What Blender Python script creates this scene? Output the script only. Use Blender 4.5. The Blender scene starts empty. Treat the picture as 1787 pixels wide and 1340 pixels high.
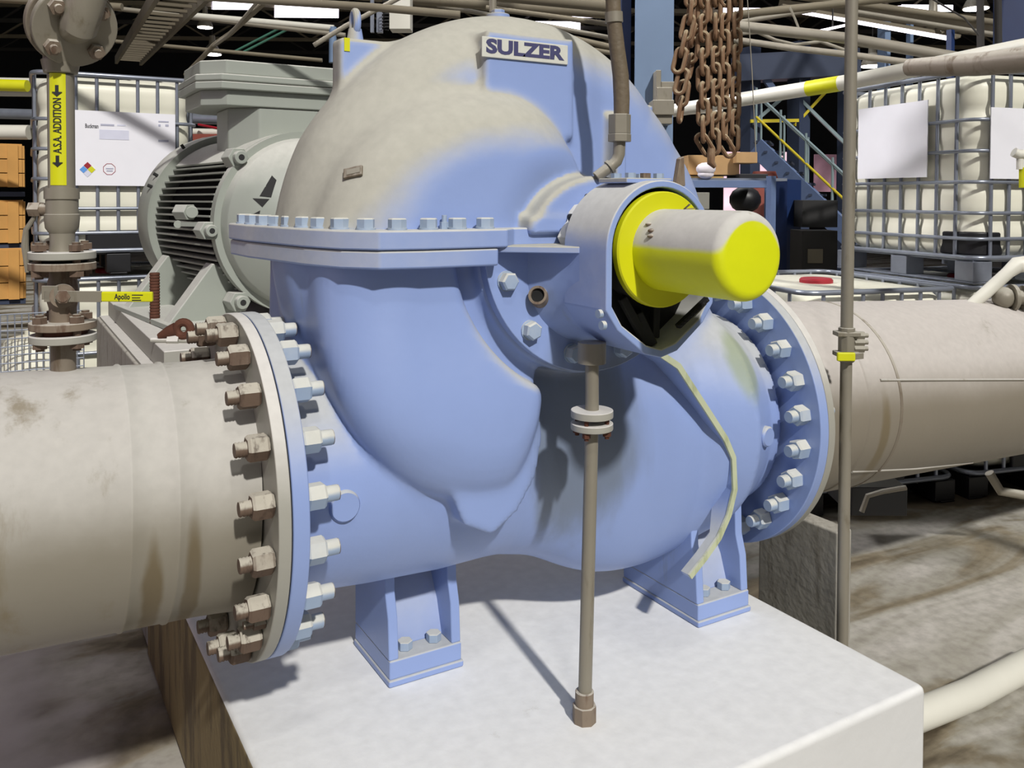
import bpy, bmesh, math, random
import numpy as np
from mathutils import Vector, Matrix
random.seed(7)
PI = math.pi
SC = bpy.context.scene
COL = SC.collection

# ------------------------------------------------------------------ camera
CAM = np.array([-1.292, -2.151, 0.693])
F, TH, V0, PITCH, ROLL = 1520.86, 1.03519, 382.5, 0.025737, -0.0041825
_R0 = np.array([math.sin(TH), -math.cos(TH), 0.0])
_D0 = np.array([math.cos(TH), math.sin(TH), 0.0])
_Z = np.array([0, 0, 1.0])
_D = _D0 * math.cos(PITCH) - _Z * math.sin(PITCH)
_U = _Z * math.cos(PITCH) + _D0 * math.sin(PITCH)
# roll
_Rr = _R0 * math.cos(ROLL) + _U * math.sin(ROLL)
_Ur = -_R0 * math.sin(ROLL) + _U * math.cos(ROLL)
cd = bpy.data.cameras.new('camera')
cam = bpy.data.objects.new('camera', cd)
COL.objects.link(cam)
cd.sensor_fit = 'HORIZONTAL'
cd.sensor_width = 36.0
cd.lens = 36.0 * F / 1787.0
cd.shift_y = -(670 - V0) / 1787.0
cd.clip_start = 0.05
cd.clip_end = 200
_Rr2 = _R0 * math.cos(ROLL) - _U * math.sin(ROLL)
_Ur2 = _R0 * math.sin(ROLL) + _U * math.cos(ROLL)
cam.matrix_world = Matrix(((_Rr2[0], _Ur2[0], -_D[0], CAM[0]), (_Rr2[1], _Ur2[1], -_D[1], CAM[1]),
                           (_Rr2[2], _Ur2[2], -_D[2], CAM[2]), (0, 0, 0, 1)))
SC.camera = cam

def at(u, v, X=None, Y=None, Z=None, d=None):
    """point of the place seen at pixel (u, v) on a given plane"""
    a, b = u - 893.5, v - V0
    cr, sr = math.cos(ROLL), math.sin(ROLL)
    uu, vv = a * cr + b * sr, -a * sr + b * cr
    r = _D + _R0 * uu / F - _U * vv / F
    if X is not None: t = (X - CAM[0]) / r[0]
    elif Y is not None: t = (Y - CAM[1]) / r[1]
    elif Z is not None: t = (Z - CAM[2]) / r[2]
    else: t = d
    return CAM + r * t

# ------------------------------------------------------------------ light and exposure
w = bpy.data.worlds.new('World'); SC.world = w
w.use_nodes = True
bg = w.node_tree.nodes['Background']
bg.inputs[0].default_value = (0.80, 0.86, 1.0, 1)
bg.inputs[1].default_value = 0.045
def lamp(name, kind, loc, energy, color=(1, 1, 1), size=1.0, target=None, size_y=None, direction=None):
    l = bpy.data.lights.new(name, kind); l.energy = energy; l.color = color
    o = bpy.data.objects.new(name, l); COL.objects.link(o); o.location = loc
    if kind == 'AREA':
        l.size = size
        if size_y: l.shape = 'RECTANGLE'; l.size_y = size_y
    elif kind == 'SUN': l.angle = size
    else: l.shadow_soft_size = size
    if direction is None and target is not None: direction = Vector(target) - Vector(loc)
    if direction is not None: o.rotation_euler = Vector(direction).to_track_quat('-Z', 'Y').to_euler()
    return o
lamp('sun', 'SUN', (0, -6, 6), 3.9, (1.0, 0.97, 0.93), math.radians(2.2), direction=(0.13, 1.0, -0.88))
lamp('skylight', 'AREA', (0.3, -1.0, 5.2), 38, (1, 0.98, 0.93), 4.0, direction=(0, 0, -1), size_y=2.4)
lamp('back_fill', 'AREA', (7.0, 8.5, 6.6), 480, (0.98, 0.98, 1.0), 7.0, direction=(0, 0, -1), size_y=6.0)  # unseen overhead fill added to brighten the background
lamp('left_fill', 'AREA', (-5.5, 1.0, 2.6), 45, (1.0, 0.78, 0.98), 3.0, direction=(1, -.05, -.25), size_y=5.0)  # pinkish fill light added out of view on the left
lamp('bay_lamp_front', 'AREA', (-1.1, -3.0, 4.6), 42, (1.0, 0.98, 0.94), 0.35, target=(.3, -.5, 0), size_y=.35)
lamp('front_fill', 'AREA', (-2.5, -5.5, 3.2), 22, (0.95, 0.98, 1.0), 4.0, target=(0, 0, .3), size_y=2.5)  # soft fill light added behind the camera
lamp('tank_fill', 'AREA', (-2.5, 5.0, 6.0), 62, (1.0, 0.97, 0.98), 1.5, target=(3.2, 1.6, 1.0), size_y=1.5).data.spread = math.radians(45)  # narrow fill added out of view to brighten the right tank's blank sheet
SC.view_settings.view_transform = 'Standard'
SC.view_settings.look = 'None'
SC.view_settings.gamma = 1.0
SC.view_settings.use_curve_mapping = False
SC.view_settings.exposure = -0.3

# ------------------------------------------------------------------ materials
def lin(c):
    return tuple(((x / 255) / 12.92 if x / 255 <= .04045 else (((x / 255) + .055) / 1.055) ** 2.4) for x in c)
def newmat(name):
    m = bpy.data.materials.new(name); m.use_nodes = True
    return m, m.node_tree.nodes, m.node_tree.links, m.node_tree.nodes['Principled BSDF']
def plain(name, rgb, rough=.6, metal=0.0, var=.12, scale=9, bump=0.0, emit=None, spec=.5):
    m, N, L, b = newmat(name)
    c = lin(rgb)
    tc = N.new('ShaderNodeTexCoord')
    nz = N.new('ShaderNodeTexNoise'); nz.inputs['Scale'].default_value = scale; nz.inputs['Detail'].default_value = 4
    L.new(tc.outputs['Object'], nz.inputs['Vector'])
    mx = N.new('ShaderNodeMix'); mx.data_type = 'RGBA'
    mx.inputs[6].default_value = (*[x * (1 - var) for x in c], 1)
    mx.inputs[7].default_value = (*[min(1, x * (1 + var)) for x in c], 1)
    L.new(nz.outputs['Fac'], mx.inputs[0]); L.new(mx.outputs[2], b.inputs['Base Color'])
    b.inputs['Roughness'].default_value = rough; b.inputs['Metallic'].default_value = metal
    b.inputs['Specular IOR Level'].default_value = spec
    if bump:
        bp = N.new('ShaderNodeBump'); bp.inputs['Strength'].default_value = bump; bp.inputs['Distance'].default_value = .004
        L.new(nz.outputs['Fac'], bp.inputs['Height']); L.new(bp.outputs['Normal'], b.inputs['Normal'])
    if emit:
        b.inputs['Emission Color'].default_value = (*c, 1); b.inputs['Emission Strength'].default_value = emit
    return m
def dusty(name, base, dust, lo=.15, hi=.65, rough=.5, stain=None, stain_at=(.62, .72), nscale=3.0, bump=.08, namp=.5, dscale=40, metal=0.0, stretch=1.0, amount=1.0, side=0.0):
    """paint or metal carrying settled dust on everything that faces upward, with stains"""
    m, N, L, b = newmat(name)
    geo = N.new('ShaderNodeNewGeometry'); sp = N.new('ShaderNodeSeparateXYZ'); L.new(geo.outputs['Normal'], sp.inputs[0])
    tc = N.new('ShaderNodeTexCoord')
    mp = N.new('ShaderNodeMapping'); mp.inputs['Scale'].default_value = (1, 1, stretch)
    L.new(tc.outputs['Object'], mp.inputs[0])
    nz = N.new('ShaderNodeTexNoise'); nz.inputs['Scale'].default_value = nscale; nz.inputs['Detail'].default_value = 6; nz.inputs['Roughness'].default_value = .6
    L.new(mp.outputs[0], nz.inputs['Vector'])
    ad = N.new('ShaderNodeMath'); ad.operation = 'MULTIPLY_ADD'; ad.inputs[1].default_value = namp; ad.inputs[2].default_value = -namp / 2
    L.new(nz.outputs['Fac'], ad.inputs[0])
    sd = N.new('ShaderNodeMath'); sd.operation = 'MULTIPLY_ADD'; sd.inputs[1].default_value = -side; L.new(sp.outputs[0], sd.inputs[0]); L.new(sp.outputs[2], sd.inputs[2])
    su = N.new('ShaderNodeMath'); su.operation = 'ADD'; L.new(sd.outputs[0], su.inputs[0]); L.new(ad.outputs[0], su.inputs[1])
    mr = N.new('ShaderNodeMapRange'); mr.interpolation_type = 'SMOOTHSTEP'
    mr.inputs[1].default_value = lo; mr.inputs[2].default_value = hi; mr.inputs[4].default_value = amount
    L.new(su.outputs[0], mr.inputs[0])
    fine = N.new('ShaderNodeTexNoise'); fine.inputs['Scale'].default_value = dscale; fine.inputs['Detail'].default_value = 5
    L.new(tc.outputs['Object'], fine.inputs['Vector'])
    bc, dc = lin(base), lin(dust)
    def vary(c, a):
        x = N.new('ShaderNodeMix'); x.data_type = 'RGBA'
        x.inputs[6].default_value = (*[k * (1 - a) for k in c], 1); x.inputs[7].default_value = (*[min(1, k * (1 + a)) for k in c], 1)
        return x
    vb = vary(bc, .10); L.new(nz.outputs['Fac'], vb.inputs[0])
    vd = vary(dc, .12); L.new(fine.outputs['Fac'], vd.inputs[0])
    mx = N.new('ShaderNodeMix'); mx.data_type = 'RGBA'
    L.new(mr.outputs[0], mx.inputs[0]); L.new(vb.outputs[2], mx.inputs[6]); L.new(vd.outputs[2], mx.inputs[7])
    out = mx.outputs[2]
    if stain:
        sn = N.new('ShaderNodeTexNoise'); sn.inputs['Scale'].default_value = nscale * 1.7; sn.inputs['Detail'].default_value = 7; sn.inputs['Roughness'].default_value = .65
        mp2 = N.new('ShaderNodeMapping'); mp2.inputs['Location'].default_value = (3.1, 1.7, .4); mp2.inputs['Scale'].default_value = (1.6, 1.6, .35)
        L.new(tc.outputs['Object'], mp2.inputs[0]); L.new(mp2.outputs[0], sn.inputs['Vector'])
        sr = N.new('ShaderNodeMapRange'); sr.interpolation_type = 'SMOOTHSTEP'
        sr.inputs[1].default_value = stain_at[0]; sr.inputs[2].default_value = stain_at[1]; sr.inputs[4].default_value = .75
        L.new(sn.outputs['Fac'], sr.inputs[0])
        m3 = N.new('ShaderNodeMix'); m3.data_type = 'RGBA'; m3.inputs[7].default_value = (*lin(stain), 1)
        L.new(sr.outputs[0], m3.inputs[0]); L.new(out, m3.inputs[6]); out = m3.outputs[2]
    L.new(out, b.inputs['Base Color'])
    rr = N.new('ShaderNodeMapRange'); rr.inputs[3].default_value = rough; rr.inputs[4].default_value = .95
    L.new(mr.outputs[0], rr.inputs[0]); L.new(rr.outputs[0], b.inputs['Roughness'])
    b.inputs['Metallic'].default_value = metal
    bp = N.new('ShaderNodeBump'); bp.inputs['Strength'].default_value = bump; bp.inputs['Distance'].default_value = .006
    L.new(fine.outputs['Fac'], bp.inputs['Height']); L.new(bp.outputs['Normal'], b.inputs['Normal'])
    return m
M = {}
M['blue'] = dusty('dusty_blue_paint', (140, 160, 208), (176, 174, 163), .02, .52, .42, None, nscale=2.6, bump=.10, namp=.55, side=.36)
M['blue_house'] = dusty('dusty_blue_housing', (140, 160, 208), (196, 196, 192), .05, .50, .42, None, nscale=4, bump=.10, namp=.4, side=.12)
M['blue_flange'] = dusty('dusty_blue_flange', (140, 160, 208), (190, 190, 186), -.12, .6, .45, None, nscale=3.5, bump=.10, namp=.6, side=.3)
M['blue_low'] = dusty('stained_blue_paint', (140, 160, 208), (182, 184, 184), .16, .72, .42, (122, 124, 96), (.62, .80), nscale=2.2, bump=.08, namp=.35)
def add_patch(m, centre, size, colour, amount=.8, wob=.5, nscale=7):
    """a grimy patch with its own place and ragged outline"""
    N, L = m.node_tree.nodes, m.node_tree.links; b = N['Principled BSDF']; src = b.inputs['Base Color'].links[0].from_socket
    g = N.new('ShaderNodeNewGeometry'); mp = N.new('ShaderNodeMapping'); mp.vector_type = 'POINT'
    mp.inputs['Location'].default_value = [-c / s for c, s in zip(centre, size)]; mp.inputs['Scale'].default_value = [1 / s for s in size]
    L.new(g.outputs['Position'], mp.inputs[0]); ln = N.new('ShaderNodeVectorMath'); ln.operation = 'LENGTH'; L.new(mp.outputs[0], ln.inputs[0])
    nz = N.new('ShaderNodeTexNoise'); nz.inputs['Scale'].default_value = nscale; nz.inputs['Detail'].default_value = 5
    m2 = N.new('ShaderNodeMapping'); m2.inputs['Scale'].default_value = (1.5, 1.5, .3); L.new(g.outputs['Position'], m2.inputs[0]); L.new(m2.outputs[0], nz.inputs['Vector'])
    ad = N.new('ShaderNodeMath'); ad.operation = 'MULTIPLY_ADD'; ad.inputs[1].default_value = wob * 2; L.new(nz.outputs['Fac'], ad.inputs[0]); L.new(ln.outputs['Value'], ad.inputs[2])
    mr = N.new('ShaderNodeMapRange'); mr.interpolation_type = 'SMOOTHSTEP'; mr.inputs[1].default_value = .6 + wob; mr.inputs[2].default_value = 1.15 + wob; mr.inputs[3].default_value = amount; mr.inputs[4].default_value = 0
    L.new(ad.outputs[0], mr.inputs[0]); mx = N.new('ShaderNodeMix'); mx.data_type = 'RGBA'; mx.inputs[7].default_value = (*lin(colour), 1)
    L.new(mr.outputs[0], mx.inputs[0]); L.new(src, mx.inputs[6]); L.new(mx.outputs[2], b.inputs['Base Color'])
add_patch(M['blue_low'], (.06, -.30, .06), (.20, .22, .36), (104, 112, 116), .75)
add_patch(M['blue_low'], (.60, -.28, .20), (.06, .20, .12), (140, 152, 116), .7)
M['rib_edge'] = dusty('worn_rib_edge', (186, 192, 160), (206, 206, 190), .0, .6, .6, (150, 156, 110), (.5, .7), nscale=9)
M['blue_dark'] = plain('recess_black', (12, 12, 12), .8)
M['pipe'] = dusty('dusty_pipe', (136, 130, 116), (184, 181, 174), -.15, .55, .5, (120, 108, 82), (.56, .72), nscale=2.6, bump=.06, namp=.5)
M['pipe_r'] = dusty('insulated_pipe_jacket', (132, 124, 110), (190, 184, 178), -.02, .55, .45, (128, 120, 100), (.60, .75), nscale=2.0, bump=.05, namp=.25)
M['flange'] = dusty('grey_flange', (158, 156, 146), (205, 202, 196), .1, .6, .5, None, bump=.08)
M['rust_bolt'] = dusty('rusted_bolt', (100, 82, 68), (178, 172, 158), .05, .5, .8, (62, 46, 36), (.5, .7), nscale=18, bump=.3)
M['blue_bolt'] = dusty('blue_bolt', (150, 168, 192), (200, 200, 192), -.1, .5, .5, None, nscale=14)
M['yellow'] = dusty('dusty_yellow_paint', (214, 220, 4), (196, 194, 188), .04, .20, .5, (120, 108, 30), (.66, .8), nscale=5, bump=.12, namp=.12)
M['yellow_flat'] = plain('yellow_band', (205, 205, 10), .5, var=.08)
M['plinth'] = dusty('painted_concrete', (208, 208, 206), (226, 226, 224), .2, .9, .8, (150, 140, 118), (.66, .8), nscale=2.2, bump=.25, dscale=25)
M['plinth_side'] = dusty('raw_concrete_side', (128, 112, 76), (200, 196, 188), .3, .8, .9, (74, 62, 44), (.45, .62), nscale=4, bump=.4)
M['pier'] = dusty('grey_concrete', (158, 154, 144), (178, 174, 164), .3, .8, .9, (112, 106, 94), (.5, .7), nscale=7, bump=.4)
M['motor'] = dusty('motor_paint', (150, 155, 146), (196, 196, 188), .2, .7, .5, None, bump=.06)
M['motor_dark'] = plain('fin_gap_dark', (34, 34, 34), .8)
M['galv'] = dusty('galvanised_pipe', (136, 130, 116), (176, 172, 160), .2, .8, .45, (98, 88, 66), (.55, .75), nscale=8, bump=.1, metal=.15)
M['steel'] = dusty('pipe_steel', (128, 118, 104), (178, 172, 160), .1, .7, .5, (88, 70, 50), (.5, .7), nscale=7, bump=.15, metal=.1)
M['cast'] = dusty('weathered_casting', (126, 112, 96), (186, 180, 168), .2, .7, .6, (84, 56, 38), (.48, .66), nscale=12, bump=.3)
M['rust'] = plain('rust', (84, 48, 32), .85, var=.4, scale=40, bump=.5)
M['chain'] = dusty('rusty_chain', (122, 92, 66), (172, 158, 130), -.1, .6, .8, (110, 72, 48), (.5, .7), nscale=30, bump=.4)
M['hose'] = plain('braided_hose', (104, 92, 74), .6, var=.2, scale=60, bump=.5)
M['white_label'] = plain('label_white', (232, 232, 238), .5, var=.03)
M['ink'] = plain('label_ink', (28, 28, 34), .6)
M['ink_soft'] = plain('label_soft_ink', (170, 172, 190), .6)
M['navy'] = plain('lettering_navy', (66, 66, 104), .6)
M['plate'] = plain('nameplate', (206, 206, 196), .5, var=.08, scale=60, bump=.1)
M['tank'] = plain('hdpe_tank', (226, 224, 206), .45, var=.05, scale=3)
M['wire'] = plain('galvanised_cage', (142, 148, 160), .35, .55, var=.2, scale=14)
M['black'] = plain('black_plastic', (24, 24, 27), .45)
M['red'] = plain('red_cap', (150, 26, 40), .5)
M['wood'] = plain('crate_wood', (196, 146, 76), .7, var=.22, scale=6, bump=.2)
M['pallet_wood'] = plain('pallet_wood', (170, 140, 84), .8, var=.3, scale=8)
M['column'] = plain('blue_column_paint', (112, 134, 164), .6, var=.18, scale=3)
M['column_dark'] = plain('navy_column_paint', (22, 44, 88), .5, var=.15)
M['dark_steel'] = plain('dark_blue_steel', (44, 54, 76), .6, var=.3, scale=2)
M['truss'] = plain('dusty_steel', (120, 112, 94), .75, var=.25, scale=4)
M['truss_dark'] = plain('dark_truss', (50, 48, 46), .8, var=.3, scale=3)
M['roof'] = plain('dark_roof', (26, 27, 30), .9, var=.4, scale=2)
M['white_pipe'] = plain('white_pvc', (214, 212, 200), .4, var=.06)
M['grey_pipe'] = plain('dusty_conduit', (142, 136, 122), .6, var=.2, scale=6)
M['stair'] = plain('stair_blue', (92, 110, 146), .5, var=.2)
M['rail'] = plain('rail_grey', (128, 146, 150), .5, var=.15)
M['rail_yellow'] = plain('rail_yellow', (196, 178, 30), .5, var=.15)
M['card'] = plain('cardboard', (176, 142, 98), .8, var=.15)
M['bag'] = plain('white_sack', (214, 208, 214), .8, var=.1, bump=.3)
M['pink'] = plain('pink_door_plate', (150, 112, 128), .6, var=.15)
M['lampglow'] = plain('lamp_glow', (255, 250, 246), .4, emit=16)
M['door_glow'] = plain('bright_doorway', (244, 206, 220), .4, emit=1.1, var=.12, scale=1.5)
M['sky_panel'] = plain('roof_light_panel', (246, 238, 250), .4, emit=4.5, var=.02)
M['brick_red'] = plain('red_brown_paint', (134, 66, 54), .6, var=.2)
M['green'] = plain('green_steel', (60, 110, 92), .6, var=.2)

# floor: concrete with white residue and brown wet streaks
def floor_mat():
    m, N, L, b = newmat('stained_floor')
    tc = N.new('ShaderNodeTexCoord')
    mp = N.new('ShaderNodeMapping'); mp.inputs['Rotation'].default_value = (0, 0, .35); mp.inputs['Scale'].default_value = (.55, 1.7, 1)
    L.new(tc.outputs['Object'], mp.inputs[0])
    n1 = N.new('ShaderNodeTexNoise'); n1.inputs['Scale'].default_value = 1.5; n1.inputs['Detail'].default_value = 8; n1.inputs['Roughness'].default_value = .52; n1.inputs['Distortion'].default_value = 1.1
    L.new(mp.outputs[0], n1.inputs['Vector'])
    r = N.new('ShaderNodeValToRGB'); e = r.color_ramp.elements
    e[0].position = .36; e[0].color = (*lin((88, 78, 62)), 1)
    e[1].position = .62; e[1].color = (*lin((186, 182, 174)), 1)
    x = e.new(.44); x.color = (*lin((132, 122, 102)), 1)
    x = e.new(.50); x.color = (*lin((158, 154, 142)), 1)
    L.new(n1.outputs['Fac'], r.inputs[0])
    n2 = N.new('ShaderNodeTexNoise'); n2.inputs['Scale'].default_value = 22; n2.inputs['Detail'].default_value = 6
    L.new(tc.outputs['Object'], n2.inputs['Vector'])
    mx = N.new('ShaderNodeMix'); mx.data_type = 'RGBA'; mx.blend_type = 'MULTIPLY'; mx.inputs[0].default_value = .45
    r2 = N.new('ShaderNodeValToRGB'); r2.color_ramp.elements[0].position = .3; r2.color_ramp.elements[0].color = (.45, .43, .4, 1); r2.color_ramp.elements[1].position = .6
    L.new(n2.outputs['Fac'], r2.inputs[0]); L.new(r.outputs[0], mx.inputs[6]); L.new(r2.outputs[0], mx.inputs[7])
    L.new(mx.outputs[2], b.inputs['Base Color']); b.inputs['Roughness'].default_value = .6
    bp = N.new('ShaderNodeBump'); bp.inputs['Strength'].default_value = .3; L.new(n2.outputs['Fac'], bp.inputs['Height']); L.new(bp.outputs['Normal'], b.inputs['Normal'])
    return m
M['floor'] = floor_mat()
add_patch(M['floor'], (-2.1, 1.0, -1.05), (1.15, 2.2, 1), (206, 200, 200), .92, .35, 3)
add_patch(M['pipe'], (-1.02, -.22, -.18), (.022, .2, .20), (104, 90, 62), .8, .6, 9)
add_patch(M['pipe'], (-.945, -.22, -.16), (.020, .2, .20), (104, 90, 62), .8, .6, 9)
add_patch(M['pipe_r'], (1.22, -.27, -.10), (.03, .12, .20), (110, 96, 66), .7, .6, 9)

# ------------------------------------------------------------------ mesh helpers
def V(*a): return Vector(a)
class MB:
    def __init__(s): s.v = []; s.f = []
    def add(s, vs, fs, mt=None):
        o = len(s.v)
        s.v += [tuple(mt @ Vector(p)) if mt is not None else tuple(p) for p in vs]
        s.f += [tuple(i + o for i in q) for q in fs]
        return s
    def box(s, a, b, mt=None):
        x0, y0, z0 = a; x1, y1, z1 = b
        vs = [(x0,y0,z0),(x1,y0,z0),(x1,y1,z0),(x0,y1,z0),(x0,y0,z1),(x1,y0,z1),(x1,y1,z1),(x0,y1,z1)]
        return s.add(vs, [(0,3,2,1),(4,5,6,7),(0,1,5,4),(1,2,6,5),(2,3,7,6),(3,0,4,7)], mt)
    def bar(s, p, q, wx, wz, up=(0, 0, 1)):
        """rectangular bar from p to q"""
        p, q = Vector(p), Vector(q); d = (q - p).normalized(); u = Vector(up)
        if abs(d.dot(u)) > .98: u = Vector((1, 0, 0))
        r = d.cross(u).normalized(); u = r.cross(d)
        vs = [c + r * a * wx / 2 + u * b * wz / 2 for c in (p, q) for a, b in ((-1,-1),(1,-1),(1,1),(-1,1))]
        return s.add(vs, [(0,3,2,1),(4,5,6,7),(0,1,5,4),(1,2,6,5),(2,3,7,6),(3,0,4,7)])
    def rev(s, p, q, prof, n=32, ang0=0.0):
        """surface of revolution about p->q ; prof = [(t along in metres, radius)]"""
        p, q = Vector(p), Vector(q); d = (q - p).normalized()
        u = Vector((0, 0, 1)) if abs(d.z) < .9 else Vector((1, 0, 0))
        e1 = d.cross(u).normalized(); e2 = e1.cross(d)
        o = len(s.v); vs = []; fs = []
        for t, r in prof:
            for i in range(n):
                a = 2 * PI * i / n + ang0
                vs.append(p + d * t + (e1 * math.cos(a) + e2 * math.sin(a)) * max(r, 1e-5))
        for k in range(len(prof) - 1):
            for i in range(n):
                j = (i + 1) % n
                fs.append((k*n+i, k*n+j, (k+1)*n+j, (k+1)*n+i))
        fs.append(tuple(reversed(range(n)))) ; fs.append(tuple((len(prof)-1)*n+i for i in range(n)))
        return s.add(vs, fs)
    def cyl(s, p, q, r, n=24, r2=None, ang0=0.0):
        L_ = (Vector(q) - Vector(p)).length
        return s.rev(p, q, [(0, r), (L_, r if r2 is None else r2)], n, ang0)
    def tube(s, pts, r, n=12, closed=False):
        pts = [Vector(p) for p in pts]; m = len(pts); rs = r if isinstance(r, (list, tuple)) else [r] * m
        vs = []; fs = []; prev = None
        for i, p in enumerate(pts):
            a = pts[(i - 1) % m] if (closed or i) else p; b = pts[(i + 1) % m] if (closed or i < m - 1) else p
            d = (b - a).normalized()
            if prev is None:
                u = Vector((0, 0, 1)) if abs(d.z) < .9 else Vector((1, 0, 0)); e1 = d.cross(u).normalized()
            else:
                e1 = (prev - d * prev.dot(d)).normalized()
            prev = e1; e2 = e1.cross(d)
            for k in range(n):
                t = 2 * PI * k / n; vs.append(p + (e1 * math.cos(t) + e2 * math.sin(t)) * rs[i])
        for i in range(m if closed else m - 1):
            j = (i + 1) % m
            for k in range(n):
                l = (k + 1) % n; fs.append((i*n+k, i*n+l, j*n+l, j*n+k))
        if not closed: fs.append(tuple(reversed(range(n)))); fs.append(tuple((m-1)*n+k for k in range(n)))
        return s.add(vs, fs)
    def prism(s, poly, axis, a, b):
        """polygon extruded along an axis ('X','Y','Z') between a and b"""
        def P(c, t):
            return {'Z': (c[0], c[1], t), 'Y': (c[0], t, c[1]), 'X': (t, c[0], c[1])}[axis]
        n = len(poly); vs = [P(c, a) for c in poly] + [P(c, b) for c in poly]
        fs = [tuple(range(n)), tuple(reversed(range(n, 2*n)))] + [(i, i + n, (i+1) % n + n, (i+1) % n) for i in range(n)]
        return s.add(vs, fs)
    def hexa(s, p, q, af, cap=True):
        """hex nut or head across flats af"""
        return s.cyl(p, q, af / 2 / math.cos(PI / 6), 6)
    def sphere(s, c, r, n=20, sc=(1, 1, 1)):
        vs = []; fs = []; m = n // 2
        for i in range(m + 1):
            t = PI * i / m
            for k in range(n):
                a = 2 * PI * k / n; vs.append((c[0] + r*sc[0]*math.sin(t)*math.cos(a), c[1] + r*sc[1]*math.sin(t)*math.sin(a), c[2] + r*sc[2]*math.cos(t)))
        for i in range(m):
            for k in range(n):
                l = (k + 1) % n; fs.append((i*n+k, (i+1)*n+k, (i+1)*n+l, i*n+l))
        return s.add(vs, fs)
    def build(s, name, mat, parent=None, bevel=0.0, seg=2, angle=35, smooth=True):
        org = Vector(ORG.get(parent.name, (0, 0, 0))) if parent is not None else Vector((0, 0, 0))
        if parent is None:
            cx = [min(v[i] for v in s.v) + max(v[i] for v in s.v) for i in (0, 1)]
            org = Vector((cx[0] / 2, cx[1] / 2, min(v[2] for v in s.v)))
        me = bpy.data.meshes.new(name)
        me.from_pydata([tuple(Vector(v) - org) for v in s.v], [], s.f); me.update()
        bm = bmesh.new(); bm.from_mesh(me)
        bmesh.ops.remove_doubles(bm, verts=bm.verts, dist=1e-5)
        bmesh.ops.recalc_face_normals(bm, faces=bm.faces)
        bm.to_mesh(me); bm.free()
        o = bpy.data.objects.new(name, me); COL.objects.link(o)
        me.materials.append(M[mat] if isinstance(mat, str) else mat)
        if smooth:
            me.polygons.foreach_set('use_smooth', [True] * len(me.polygons))
            me.set_sharp_from_angle(angle=math.radians(angle))
        if parent is None: o.location = org
        else:
            o.parent = parent; ORG[o.name] = tuple(org)
        ORG[o.name] = tuple(org)
        if bevel:
            b = o.modifiers.new('bevel', 'BEVEL'); b.width = bevel; b.segments = seg; b.limit_method = 'ANGLE'; b.angle_limit = math.radians(35)
            b.harden_normals = True
        return o
ORG = {}
def tag(o, label=None, cat=None, group=None, kind=None):
    if label: o['label'] = label
    if cat: o['category'] = cat
    if group: o['group'] = group
    if kind: o['kind'] = kind
    return o
def thing(name, label, cat, loc=(0, 0, 0), group=None):
    o = bpy.data.objects.new(name, None); COL.objects.link(o); o.location = tuple(loc); o.empty_display_size = .05
    ORG[o.name] = tuple(loc)
    return tag(o, label, cat, group)
def struct(o): o['kind'] = 'structure'; return o
def clone(o, parent=None, loc=None, rot=None, name=None):
    c = o.copy(); COL.objects.link(c)
    if parent is not None: c.parent = parent
    if loc is not None: c.location = loc
    if rot is not None: c.rotation_euler = rot
    ORG[c.name] = tuple(c.location)
    for ch in list(o.children):
        clone(ch, c)
    return c
def mesh_text(body, size, mat, parent, origin, right, up, extrude=.0008, bold=0.0, align='LEFT', squeeze=1.0, name='lettering', fit=None):
    """raised lettering standing on a surface"""
    cu = bpy.data.curves.new('t', 'FONT'); cu.body = body; cu.size = size; cu.extrude = extrude; cu.offset = bold
    cu.align_x = align; cu.align_y = 'CENTER'; cu.resolution_u = 3
    t = bpy.data.objects.new('t', cu); COL.objects.link(t)
    bpy.context.view_layer.update()
    me = bpy.data.meshes.new_from_object(t.evaluated_get(bpy.context.evaluated_depsgraph_get()))
    bpy.data.objects.remove(t)
    right = Vector(right).normalized(); up = Vector(up); up = (up - right * up.dot(right)).normalized(); nrm = right.cross(up)
    org = Vector(ORG[parent.name]); origin = Vector(origin)
    if fit:
        xs = [v.co.x for v in me.vertices]; wdt = max(xs) - min(xs); squeeze = fit / wdt
    for v in me.vertices:
        c = v.co; v.co = origin + right * c.x * squeeze + up * c.y + nrm * c.z - org
    me.update()
    o = bpy.data.objects.new(name, me); COL.objects.link(o); o.parent = parent
    me.materials.clear(); me.materials.append(M[mat]); ORG[o.name] = tuple(org)
    return o

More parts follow.
